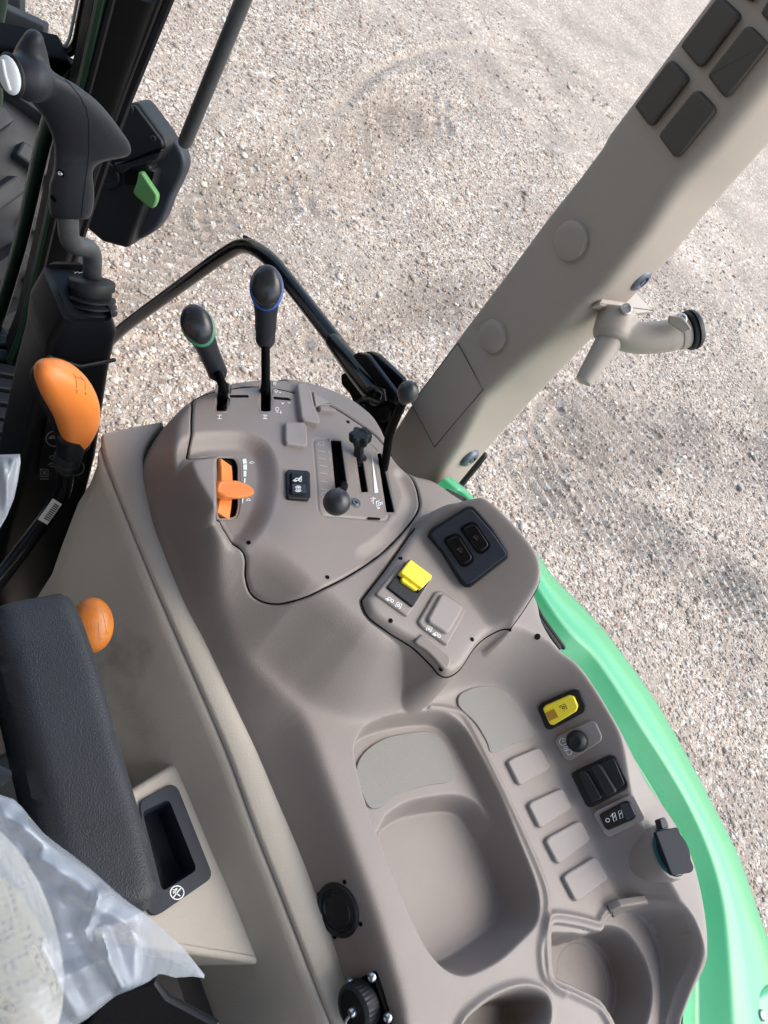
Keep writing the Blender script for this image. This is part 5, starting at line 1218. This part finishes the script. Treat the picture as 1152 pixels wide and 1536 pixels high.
for s in ((565, 471), (662, 599)):
    u, v = crop([s], *C1)[0]; p = PPl(u, v, lp[0]+lp[1]*.006, lp[1]); r = 5*depth(p)/F_PX
    link('screw', *lathe(p-lp[1]*.001, lp[1], [(0, r), (.002, r), (.003, r*.8), (.0032, r*.5), (.002, r*.4), (.002, 0)], 16), M['rubber'], lb)
link('lock_barrel', *lathe(PPl(*crop([(460, 750)], *C1)[0], *lp)-lp[1]*.002, nrm(lp[1]+np.array([0, -.3, 0])), [(0, .021), (.008, .022), (.011, .020), (.0105, .014), (.009, .013), (.009, 0)], 28), M['black'], lb)
link('release_lever', *prism([PPl(u, v, lp[0]+lp[1]*.018, lp[1]) for u, v in round_poly(crop([(575, 830), (592, 790), (600, 742), (618, 742), (640, 775), (684, 840), (682, 870), (668, 898), (648, 898), (590, 850)], *C1), 4, 4)], nrm(lp[1]+np.array([.0, -.2, .2])), .004, .010, .004, 4), M['greenlever'], door)
# hinge bracket at the console corner
hb = thing('door_hinge', PX(570, 600, .64), 'black painted hinge bracket between grab tube and console corner', 'hinge')
hpl = (PX(560, 590, .655), np.array([-1., 0, 0]))
def px_pl(px, x): return [PX(u, v, x) for u, v in px]
link('hinge_plate', *prism(px_pl(round_poly(crop([(742, 500), (760, 490), (905, 570), (985, 590), (975, 660), (930, 700), (915, 770), (805, 640), (780, 580), (745, 540)], *C5B), 3, 4), .650), (-1, 0, 0), .0, .012, .002, 2), M['paint'], hb)
link('hinge_plate', *prism(px_pl(round_poly(crop([(790, 420), (812, 406), (850, 415), (975, 580), (985, 610), (960, 625), (905, 560), (800, 440)], *C5B), 3, 4), .640), (-1, 0, 0), .0, .006, .002, 2), M['gloss'], hb)
link('hinge_plate', *prism(px_pl(round_poly(crop([(830, 410), (858, 402), (890, 415), (995, 515), (1002, 545), (985, 590), (975, 580), (860, 430)], *C5B), 3, 4), .675), (-1, 0, 0), .0, .008, .002, 2), M['gloss'], hb)
link('tube_end', *tube([PX(500, 512, .662), PX(540, 562, .655), PX(560, 586, .65), PX(566, 596, .648)], [11*q, 15*q, 15*q, 12*q], 16), M['gloss'], hb)
link('weld', *tube(px_pl(crop([(860, 560), (885, 550), (925, 570), (930, 600), (905, 615), (870, 600), (840, 600), (815, 610)], *C5B), .635), .0035, 8), M['gloss'], hb)
link('bolt', *lathe(PX(*crop([(930, 660)], *C5B)[0], .640), (-1, 0, 0), [(0, .011), (.004, .011), (.006, .009), (.006, 0)], 6), M['paint'], hb, smooth=False)
link('bolt', *lathe(PX(*crop([(840, 640)], *C5B)[0], .640), (-1, 0, 0), [(0, .009), (.004, .009), (.006, .007), (.006, 0)], 18), M['gloss'], hb)
# ------------------------------------------------------------------ mount arm on the rear pillar
ma = thing('monitor_mount', PPl(915, 450, *RP), 'taupe elbow mount arm with black end cap bolted to the rear pillar', 'mount')
bq = crop([(652, 250), (662, 228), (690, 210), (755, 208), (814, 270), (760, 276), (720, 262), (690, 262)], *C3B)
mpl = (PPl(910, 455, *RP)+rn*.012, nrm(np.array([.1, -.35, .9])))
link('mount_bracket', *prism([PPl(u, v, *mpl) for u, v in round_poly(bq, 4, 3)], mpl[1], .003, .006, .002, 2), M['arm'], ma)
jt = PPl(922, 492, mpl[0]+rn*.016, rn); tq = depth(jt)/F_PX; tj = depth(jt)
def tt(u, v, d=0): return PT(u, v, tj+d)
ctr = tt(920, 486)
dn_ = np.array([0, 0, -1.])
top = tt(926, 470); bot = tt(874, 566)
axd = nrm(bot-top)
link('handle', *lathe(tt(921, 500), nrm(tt(874, 574)-tt(921, 500)), [(0, 23*tq), (.004, 21*tq), (.010, 20*tq), (np.linalg.norm(tt(874, 572)-tt(921, 500))*.95, 13.5*tq), (np.linalg.norm(tt(874, 572)-tt(921, 500)), 12*tq), (np.linalg.norm(tt(874, 572)-tt(921, 500))+.0005, 0)], 28), M['arm'], ma, angle=60)
pcs = [lathe(tt(929, 464), nrm(tt(917, 508)-tt(929, 464)), [(0, 20*tq), (.002, 27*tq), (.006, 30*tq), (.028, 30*tq), (.034, 26*tq)], 32), tube(cat_rom([tt(921, 490), tt(938, 506), tt(962, 513), tt(985, 511), tt(1004, 504)], 4, False), [22*tq]*5*3+[21*tq]*2, 24) if False else tube(cat_rom([tt(921, 492), tt(938, 503), tt(962, 507), tt(986, 506), tt(1006, 503)], 4, False), 24*tq, 24), tube([tt(1000, 505), tt(1022, 498)], 24*tq, 24, 'flat')]
blob('elbow', pcs, M['arm'], ma, .0022, 4)
ea = nrm(tt(1046, 492)-tt(1010, 502))
link('clamp_ring', *lathe(tt(1016, 500), ea, [(0, 25*tq), (.004, 26*tq), (.009, 25*tq), (.010, 20*tq), (.016, 20*tq)], 32), M['arm'], ma)
link('end_cap', *lathe(tt(1029, 497), ea, [(0, 20*tq), (.001, 29*tq), (.004, 30*tq), (.0045, 27*tq), (.006, 27*tq), (.0065, 30*tq), (.010, 29*tq), (.012, 26*tq), (.012, 0)], 36), M['black'], ma, angle=40)
plate('clamp_tab', crop([(862, 278), (905, 284), (930, 318), (905, 330), (860, 300)], *C3B), .004, M['arm'], ma, .0015, 3, plane=(tt(1014, 486, -.026), nrm(CAM-tt(1014, 486))))
for s, dz_ in (((940, 463), -.024), ((1022, 478), -.027)):
    p = tt(*s, dz_); vn = nrm(nrm(CAM-p)+np.array([0, 0, .6])); link('screw', *lathe(p-vn*.006, vn, [(0, 8.5*tq), (.006, 8.5*tq), (.007, 7*tq), (.007, 5*tq), (.0055, 4.5*tq), (.0055, 0)], 20), M['metal'], ma)
# ------------------------------------------------------------------ green fender
fd = thing('fender', P(1000, 1200, 1.4), 'mint green painted rear wheel fender curving along the console', 'fender')
inn_px = [(655, 720), (670, 732), (690, 745), (760, 840), (812, 926), (842, 972), (874, 1000), (906, 1046), (940, 1104), (976, 1156), (1011, 1214), (1036, 1274), (1050, 1328), (1054, 1400), (1052, 1540), (1046, 1800)]
out_px = [(684, 722), (706, 742), (722, 762), (800, 826), (833, 868), (874, 910), (905, 944), (936, 984), (980, 1046), (1024, 1121), (1068, 1204), (1108, 1284), (1138, 1368), (1160, 1434), (1190, 1560), (1240, 1800)]
zin = 1.585; Zo = 1.555
I_ = np.array([P(u, v, zin) for u, v in cat_rom(inn_px, 5, False)]); O_ = np.array([P(u, v, Zo) for u, v in cat_rom(out_px, 5, False)])
rows = [I_+[-.02, 0, -.10], I_+[-.018, 0, -.012], I_+[-.006, 0, -.016], I_*.90+O_*.10+[0, 0, -.022], I_*.84+O_*.16+[0, 0, -.02], I_*.74+O_*.26+[0, 0, .002], I_*.68+O_*.32+[0, 0, .006], I_*.5+O_*.5+[0, 0, .008], I_*.25+O_*.75+[0, 0, .006], I_*.08+O_*.92+[0, 0, .003], O_, O_+[.006, 0, -.012], O_+[.007, 0, -.05], O_+[.004, 0, -.12]]
link('fender_skin', *loft(rows), M['green'], fd, angle=80)
# fender pad with two bolts at the lower corner
pd = [(1090, 1545), (1118, 1500), (1145, 1478), (1200, 1470), (1260, 1600), (1120, 1640)]
fpl = (P(1140, 1520, 1.575), np.array([0, 0, 1.]))
link('raised_pad', *prism([PPl(u, v, *fpl) for u, v in round_poly(pd, 14, 5)], fpl[1], .0, .02, .008, 4), M['green'], fd)
for b_ in ((1142, 1523), (1121, 1540)):
    p = PPl(*b_, *fpl); link('bolt', *lathe(p-fpl[1]*.001, fpl[1], [(0, .0055), (.002, .0055), (.0035, .004), (.0035, 0)], 18), M['boltgrey'], fd)
# window seal and rear side glass between console rim and fender
rg = thing('side_window', P(850, 1000, 1.62), 'rear side window pane with double black rubber seal above the fender', 'window')
sl = [(664, 740), (690, 752), (770, 862), (806, 930), (838, 974)]
for dx, r in ((0, .0032), (7, .0028)):
    link('rubber_seal', *tube([P(u+dx, v-3, 1.612) for u, v in sl], r, 8), M['rubber'], rg)
base = [P(u+3, v-2, 1.61) for u, v in ((672, 740), (700, 760), (770, 858), (806, 926), (842, 970), (906, 1044), (976, 1154), (1036, 1272), (1053, 1330), (1056, 1420), (1056, 1560), (1050, 1800))]
up_r = [np.array([p[0]+.02, p[1], 2.70]) for p in base]
V, Fc = loft([base, up_r]); V2 = np.array(V)+[.004, 0, 0]; mb = MB(); mb.add(V, Fc).add(V2, Fc); mb.build('glass_pane', M['glass'], rg)
# little deck bit behind the pod
p, n = hplane(806, 955, 3); link('deck_hole', *lathe(p-n*.001, n, [(0, .0035), (.0016, .0035), (.0016, 0)], 14), M['void'], con)
# ------------------------------------------------------------------ gravel ground
def axis_pts(lo, hi, f0, f1, st):
    mid = list(np.arange(f0, f1, st)); a = []; x = f0; s = st
    while x > lo: s *= 1.25; x -= s; a.insert(0, x)
    x = mid[-1]; s = st
    while x < hi: s *= 1.25; x += s; mid.append(x)
    return np.array(a+mid)
ax = axis_pts(-60, 120, .4, 7.0, .016); ay = axis_pts(-60, 120, -1.6, 6.0, .016)
AX, AY = np.meshgrid(ax, ay)
def vnoise(x, y, sc, seed):
    r = np.random.default_rng(seed); tb = r.random((64, 64)); x = x*sc; y = y*sc; i = np.floor(x).astype(int); j = np.floor(y).astype(int); a = x-i; b_ = y-j; a = a*a*(3-2*a); b_ = b_*b_*(3-2*b_)
    g = lambda ii, jj: tb[jj % 64, ii % 64]
    return g(i, j)*(1-a)*(1-b_)+g(i+1, j)*a*(1-b_)+g(i, j+1)*(1-a)*b_+g(i+1, j+1)*a*b_
tracks = [([(505, 165), (545, 118), (600, 92), (690, 76), (790, 92), (880, 130), (960, 190)], .05), ([(520, 150), (600, 86), (700, 66), (810, 84), (900, 120)], .03)]
def trk(px): return np.array([P(u, v, 0)[:2] for u, v in cat_rom(px, 5, False)])
TR = [(trk(px), w) for px, w in tracks]
lugs = [([(640, 140), (600, 175), (560, 210), (520, 260), (490, 310)], .22), ([(840, 640), (930, 650), (1030, 665), (1130, 690), (1230, 720)], .34), ([(800, 720), (900, 770), (1020, 830), (1130, 890), (1230, 940)], .22), ([(330, 330), (400, 260), (480, 215), (570, 190), (650, 180)], .2), ([(170, 470), (250, 400), (330, 330)], .18), ([(480, 520), (560, 480), (700, 440), (820, 430)], .16)]
LG = [(trk(px), w) for px, w in lugs]
def pdist(x, y, line):
    d2 = np.full(x.shape, 1e9); s = np.zeros(x.shape); side = np.zeros(x.shape); acc = 0
    for k in range(1, len(line)):
        a, b_ = line[k-1], line[k]; e = b_-a; L2 = e@e+1e-12; t = np.clip(((x-a[0])*e[0]+(y-a[1])*e[1])/L2, 0, 1); qx, qy = x-a[0]-t*e[0], y-a[1]-t*e[1]; dd = qx*qx+qy*qy; m_ = dd < d2
        d2 = np.where(m_, dd, d2); s = np.where(m_, acc+t*math.sqrt(L2), s); side = np.where(m_, np.sign(e[0]*qy-e[1]*qx), side); acc += math.sqrt(L2)
    return np.sqrt(d2), s, side
def ground(x, y):
    h = (vnoise(x, y, 1.1, 1)-.5)*.05+(vnoise(x, y, 3.1, 2)-.5)*.022+(vnoise(x, y, 8., 3)-.5)*.012+(vnoise(x, y, 17., 4)-.5)*.008
    soil_shade = np.clip((vnoise(x, y, 1.7, 11)*.6+vnoise(x, y, 5., 12)*.4-.55)*4, 0, 1)*.55
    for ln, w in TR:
        d, s, sd_ = pdist(x, y, ln); h = h-.010*np.exp(-(d/w)**2)+.004*np.exp(-((d-w*2)/w)**2); soil_shade = np.maximum(soil_shade, .6*np.exp(-(d/(w*1.2))**2))
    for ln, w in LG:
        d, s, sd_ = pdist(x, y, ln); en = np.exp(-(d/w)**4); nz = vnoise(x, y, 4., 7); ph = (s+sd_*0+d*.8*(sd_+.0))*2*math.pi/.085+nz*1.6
        h = h+en*(.015*np.tanh(1.6*np.sin(ph))-.010)*(.35+nz); soil_shade = np.maximum(soil_shade, en*np.clip(.5-.7*np.sin(ph)+.4*(nz-.5), 0, 1))  # furrow bottoms darkened: groove shade painted in along with the finer soil
    return h, soil_shade
H, SOIL_SHADE = ground(AX, AY)
far = np.clip((np.hypot(AX, AY)-9)/10, 0, 1); H = H*(1-far)
V = np.stack([AX.ravel(), AY.ravel(), H.ravel()], 1); ny, nx_ = AX.shape
Fq = []
I = np.arange(ny*nx_).reshape(ny, nx_); Fq = np.stack([I[:-1, :-1].ravel(), I[:-1, 1:].ravel(), I[1:, 1:].ravel(), I[1:, :-1].ravel()], 1)
me = bpy.data.meshes.new('gravel_ground'); me.vertices.add(len(V)); me.vertices.foreach_set('co', V.ravel()); me.loops.add(Fq.size); me.loops.foreach_set('vertex_index', Fq.ravel()); me.polygons.add(len(Fq)); me.polygons.foreach_set('loop_start', np.arange(0, Fq.size, 4)); me.update(calc_edges=True)
at = me.attributes.new('soil_shade', 'FLOAT', 'POINT'); at.data.foreach_set('value', SOIL_SHADE.ravel().astype(np.float32)); me.shade_smooth()
gm = bpy.data.materials.new('gravel'); gm.use_nodes = True; nt = gm.node_tree; b = nt.nodes['Principled BSDF']; b.inputs['Roughness'].default_value = .85; b.inputs['Specular IOR Level'].default_value = .25
N = lambda t: nt.nodes.new(t); Lk = nt.links.new
tc = N('ShaderNodeTexCoord')
def voro(sc):
    v = N('ShaderNodeTexVoronoi'); v.inputs['Scale'].default_value = sc; Lk(wp.outputs[0], v.inputs['Vector']); return v
nz = N('ShaderNodeTexNoise'); nz.inputs['Scale'].default_value = 60; nz.inputs['Detail'].default_value = 3; Lk(tc.outputs['Object'], nz.inputs['Vector'])
wp = N('ShaderNodeVectorMath'); wp.operation = 'MULTIPLY_ADD'; wp.inputs[1].default_value = (.012, .012, .012); Lk(nz.outputs['Color'], wp.inputs[0]); Lk(tc.outputs['Object'], wp.inputs[2])
v1, v2, v3 = voro(46), voro(95), voro(210)
def ramp(fac, stops):
    r = N('ShaderNodeValToRGB'); Lk(fac, r.inputs[0]); r.color_ramp.interpolation = 'LINEAR'
    while len(r.color_ramp.elements) < len(stops): r.color_ramp.elements.new(.5)
    for e, (p, c) in zip(r.color_ramp.elements, stops): e.position = p; e.color = (*c, 1)
    return r
def sep(v): s = N('ShaderNodeSeparateColor'); Lk(v.outputs['Color'], s.inputs[0]); return s
ST = [(0, (.26, .21, .175)), (.2, (.36, .295, .25)), (.45, (.42, .345, .29)), (.7, (.50, .43, .37)), (.86, (.64, .585, .52)), (.95, (.75, .71, .65)), (1, (.40, .38, .37))]
s1, s2, s3 = sep(v1), sep(v2), sep(v3)
r1, r2, r3 = ramp(s1.outputs[0], ST), ramp(s2.outputs[0], ST), ramp(s3.outputs[0], ST)
def mixc(f, a, b_):
    m_ = N('ShaderNodeMix'); m_.data_type = 'RGBA'
    if isinstance(f, float): m_.inputs[0].default_value = f
    else: Lk(f, m_.inputs[0])
    for k, x in ((6, a), (7, b_)):
        if isinstance(x, tuple): m_.inputs[k].default_value = (*x, 1)
        else: Lk(x, m_.inputs[k])
    return m_.outputs[2]
def gt(o, th):
    g = N('ShaderNodeMath'); g.operation = 'GREATER_THAN'; Lk(o, g.inputs[0]); g.inputs[1].default_value = th; return g.outputs[0]
ca = mixc(gt(s2.outputs[1], .42), r3.outputs[0], r2.outputs[0]); cb = mixc(gt(s1.outputs[1], .62), ca, r1.outputs[0])
atn = N('ShaderNodeAttribute'); atn.attribute_name = 'soil_shade'
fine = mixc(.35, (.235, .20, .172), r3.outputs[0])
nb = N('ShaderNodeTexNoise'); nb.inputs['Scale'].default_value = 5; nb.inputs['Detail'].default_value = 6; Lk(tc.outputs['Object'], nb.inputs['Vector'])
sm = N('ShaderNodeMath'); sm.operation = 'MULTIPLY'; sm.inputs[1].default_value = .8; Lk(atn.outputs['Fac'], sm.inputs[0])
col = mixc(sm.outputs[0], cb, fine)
nl = N('ShaderNodeTexNoise'); nl.inputs['Scale'].default_value = 1.3; nl.inputs['Detail'].default_value = 7; nl.inputs['Roughness'].default_value = .62; Lk(tc.outputs['Object'], nl.inputs['Vector'])
ml_ = N('ShaderNodeMapRange'); ml_.inputs[1].default_value = .32; ml_.inputs[2].default_value = .68; ml_.inputs[3].default_value = .68; ml_.inputs[4].default_value = .93; Lk(nl.outputs['Fac'], ml_.inputs[0])
vs_ = N('ShaderNodeVectorMath'); vs_.operation = 'SCALE'; Lk(col, vs_.inputs[0]); Lk(ml_.outputs[0], vs_.inputs['Scale'])
wm_ = N('ShaderNodeVectorMath'); wm_.operation = 'MULTIPLY'; wm_.inputs[1].default_value = (1.05, 1.02, .96); Lk(vs_.outputs[0], wm_.inputs[0]); Lk(wm_.outputs[0], b.inputs['Base Color'])
# bump: stones as domes
def inv(v, k):
    m_ = N('ShaderNodeMath'); m_.operation = 'MULTIPLY'; m_.inputs[1].default_value = -k; Lk(v.outputs['Distance'], m_.inputs[0]); return m_.outputs[0]
a1 = N('ShaderNodeMath'); a1.operation = 'ADD'; Lk(inv(v1, .5), a1.inputs[0]); Lk(inv(v2, .35), a1.inputs[1])
a2 = N('ShaderNodeMath'); a2.operation = 'ADD'; Lk(a1.outputs[0], a2.inputs[0]); Lk(inv(v3, .16), a2.inputs[1])
bp = N('ShaderNodeBump'); bp.inputs['Strength'].default_value = .6; bp.inputs['Distance'].default_value = .02; Lk(a2.outputs[0], bp.inputs['Height']); Lk(bp.outputs['Normal'], b.inputs['Normal'])
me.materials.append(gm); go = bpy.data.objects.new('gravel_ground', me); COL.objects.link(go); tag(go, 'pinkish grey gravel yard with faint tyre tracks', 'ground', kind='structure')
# loose stones lying on it
def ico(sub):
    bm = bmesh.new(); bmesh.ops.create_icosphere(bm, subdivisions=sub, radius=1); v = np.array([x.co[:] for x in bm.verts]); f = np.array([[y.index for y in x.verts] for x in bm.faces]); bm.free(); return v, f
def stones(n, smin_, smax_, sub, seed, reg, pw):
    r = np.random.default_rng(seed); bv, bf = ico(sub)
    # denser close to the cab
    d = r.random(n)**.75; ang = r.uniform(reg[0], reg[1], n); rad = reg[2]+(reg[3]-reg[2])*d
    x = rad*np.cos(ang); y = rad*np.sin(ang)
    sz = smin_*(smax_/smin_)**(r.random(n)**pw)
    h, so = ground(x, y); keep = r.random(n) > so*.9; x, y, sz, h = x[keep], y[keep], sz[keep], h[keep]; n = len(x)
    s3_ = sz[:, None]*np.stack([r.uniform(.8, 1.25, n), r.uniform(.6, 1.0, n), r.uniform(.38, .7, n)], 1)*.5
    V = np.repeat(bv[None], n, 0)*(1+r.normal(0, .15, (n, len(bv), 1))); V = V*s3_[:, None, :]
    a = r.uniform(0, 6.28, n); t = r.normal(0, .25, n); ca, sa = np.cos(a), np.sin(a); ct, st = np.cos(t), np.sin(t)
    X, Y, Zz = V[..., 0], V[..., 1], V[..., 2]
    Y2 = Y*ct[:, None]-Zz*st[:, None]; Z2 = Y*st[:, None]+Zz*ct[:, None]
    X3 = X*ca[:, None]-Y2*sa[:, None]; Y3 = X*sa[:, None]+Y2*ca[:, None]
    W = np.stack([X3+x[:, None], Y3+y[:, None], Z2+(h+s3_[:, 2]*.45)[:, None]], 2).reshape(-1, 3)
    Fc = (bf[None]+(np.arange(n)*len(bv))[:, None, None]).reshape(-1, 3)
    pal = np.array([(.37, .30, .255), (.43, .34, .285), (.46, .38, .32), (.52, .45, .39), (.62, .565, .51), (.73, .69, .63), (.40, .385, .38), (.48, .35, .29), (.34, .295, .26), (.64, .575, .49)])
    pal = pal*np.array([1.05, 1.02, .96])
    c = pal[r.choice(len(pal), n, p=[.14, .17, .16, .15, .12, .08, .05, .04, .05, .04])]*r.uniform(.66, .98, (n, 1))*(.82+.3*vnoise(x, y, 1.3, 31))[:, None]
    return W, Fc, np.repeat(c, len(bv), 0)
parts_ = [stones(2600, .022, .050, 2, 21, (-.55, 1.5), .9, 7.0), ] if False else None
def stone_mesh(name, sets):
    V = []; Fc = []; C = []; o = 0
    for w_, f_, c_ in sets: V.append(w_); Fc.append(f_+o); C.append(c_); o += len(w_)
    V = np.concatenate(V); Fc = np.concatenate(Fc); C = np.concatenate(C)
    me = bpy.data.meshes.new(name); me.vertices.add(len(V)); me.vertices.foreach_set('co', V.ravel()); me.loops.add(Fc.size); me.loops.foreach_set('vertex_index', Fc.ravel()); me.polygons.add(len(Fc)); me.polygons.foreach_set('loop_start', np.arange(0, Fc.size, 3)); me.update(calc_edges=True)
    a = me.attributes.new('tint', 'FLOAT_COLOR', 'POINT'); a.data.foreach_set('color', np.c_[C, np.ones(len(C))].astype(np.float32).ravel()); me.shade_smooth(); return me
sets = [stones(9000, .022, .055, 2, 21, (-.75, 1.35), (.9), 1.6) if False else stones(9000, .017, .040, 2, 21, (-.75, 1.35, .9, 8.5), 2.6), stones(95000, .008, .020, 1, 22, (-.75, 1.35, .9, 6.5), 1.2)]
me = stone_mesh('gravel_stones', sets)
sm_ = mat('stone', (.4, .35, .32), .8, spec=.3, bump=.5, bscale=220); nt2 = sm_.node_tree; an = nt2.nodes.new('ShaderNodeAttribute'); an.attribute_name = 'tint'
nn_ = nt2.nodes.new('ShaderNodeTexNoise'); nn_.inputs['Scale'].default_value = 170; nn_.inputs['Detail'].default_value = 4; mr = nt2.nodes.new('ShaderNodeMapRange'); mr.inputs[3].default_value = .72; mr.inputs[4].default_value = 1.22
vm = nt2.nodes.new('ShaderNodeVectorMath'); vm.operation = 'SCALE'; nt2.links.new(nn_.outputs['Fac'], mr.inputs[0]); nt2.links.new(mr.outputs[0], vm.inputs['Scale']); nt2.links.new(an.outputs['Color'], vm.inputs[0]); nt2.links.new(vm.outputs[0], nt2.nodes['Principled BSDF'].inputs['Base Color'])
me.materials.append(sm_); so_ = bpy.data.objects.new('gravel', me); COL.objects.link(so_); tag(so_, 'loose mixed pebbles scattered over the gravel yard', 'gravel', kind='stuff')
# ------------------------------------------------------------------ daylight: overcast sky and a broad soft sun
wd_ = bpy.data.worlds.new('World'); scn.world = wd_; wd_.use_nodes = True; nt = wd_.node_tree; bg = nt.nodes['Background']
sky = nt.nodes.new('ShaderNodeTexSky'); sky.sky_type = 'NISHITA'; sky.sun_disc = False
EL, AZ = math.radians(52), math.radians(128)      # azimuth clockwise from +Y
sky.sun_elevation = EL; sky.sun_rotation = AZ; sky.air_density = 1.5; sky.dust_density = 3.0; sky.ozone_density = 1.5
nt.links.new(sky.outputs[0], bg.inputs['Color']); bg.inputs['Strength'].default_value = .15
sl_ = bpy.data.lights.new('sun', 'SUN'); sl_.energy = .75; sl_.angle = math.radians(60); sl_.color = (1, .97, .93)
so = bpy.data.objects.new('sun', sl_); COL.objects.link(so)
sd_ = Vector((math.sin(AZ)*math.cos(EL), math.cos(AZ)*math.cos(EL), math.sin(EL)))
so.rotation_euler = sd_.to_track_quat('Z', 'Y').to_euler(); so.location = (3, 3, 6)
scn.view_settings.view_transform = 'Standard'; scn.view_settings.look = 'None'; scn.view_settings.exposure = 1.38; scn.view_settings.gamma = 1
scn.render.engine = 'CYCLES'; scn.cycles.max_bounces = 8; scn.cycles.transparent_max_bounces = 16; scn.cycles.use_denoising = True
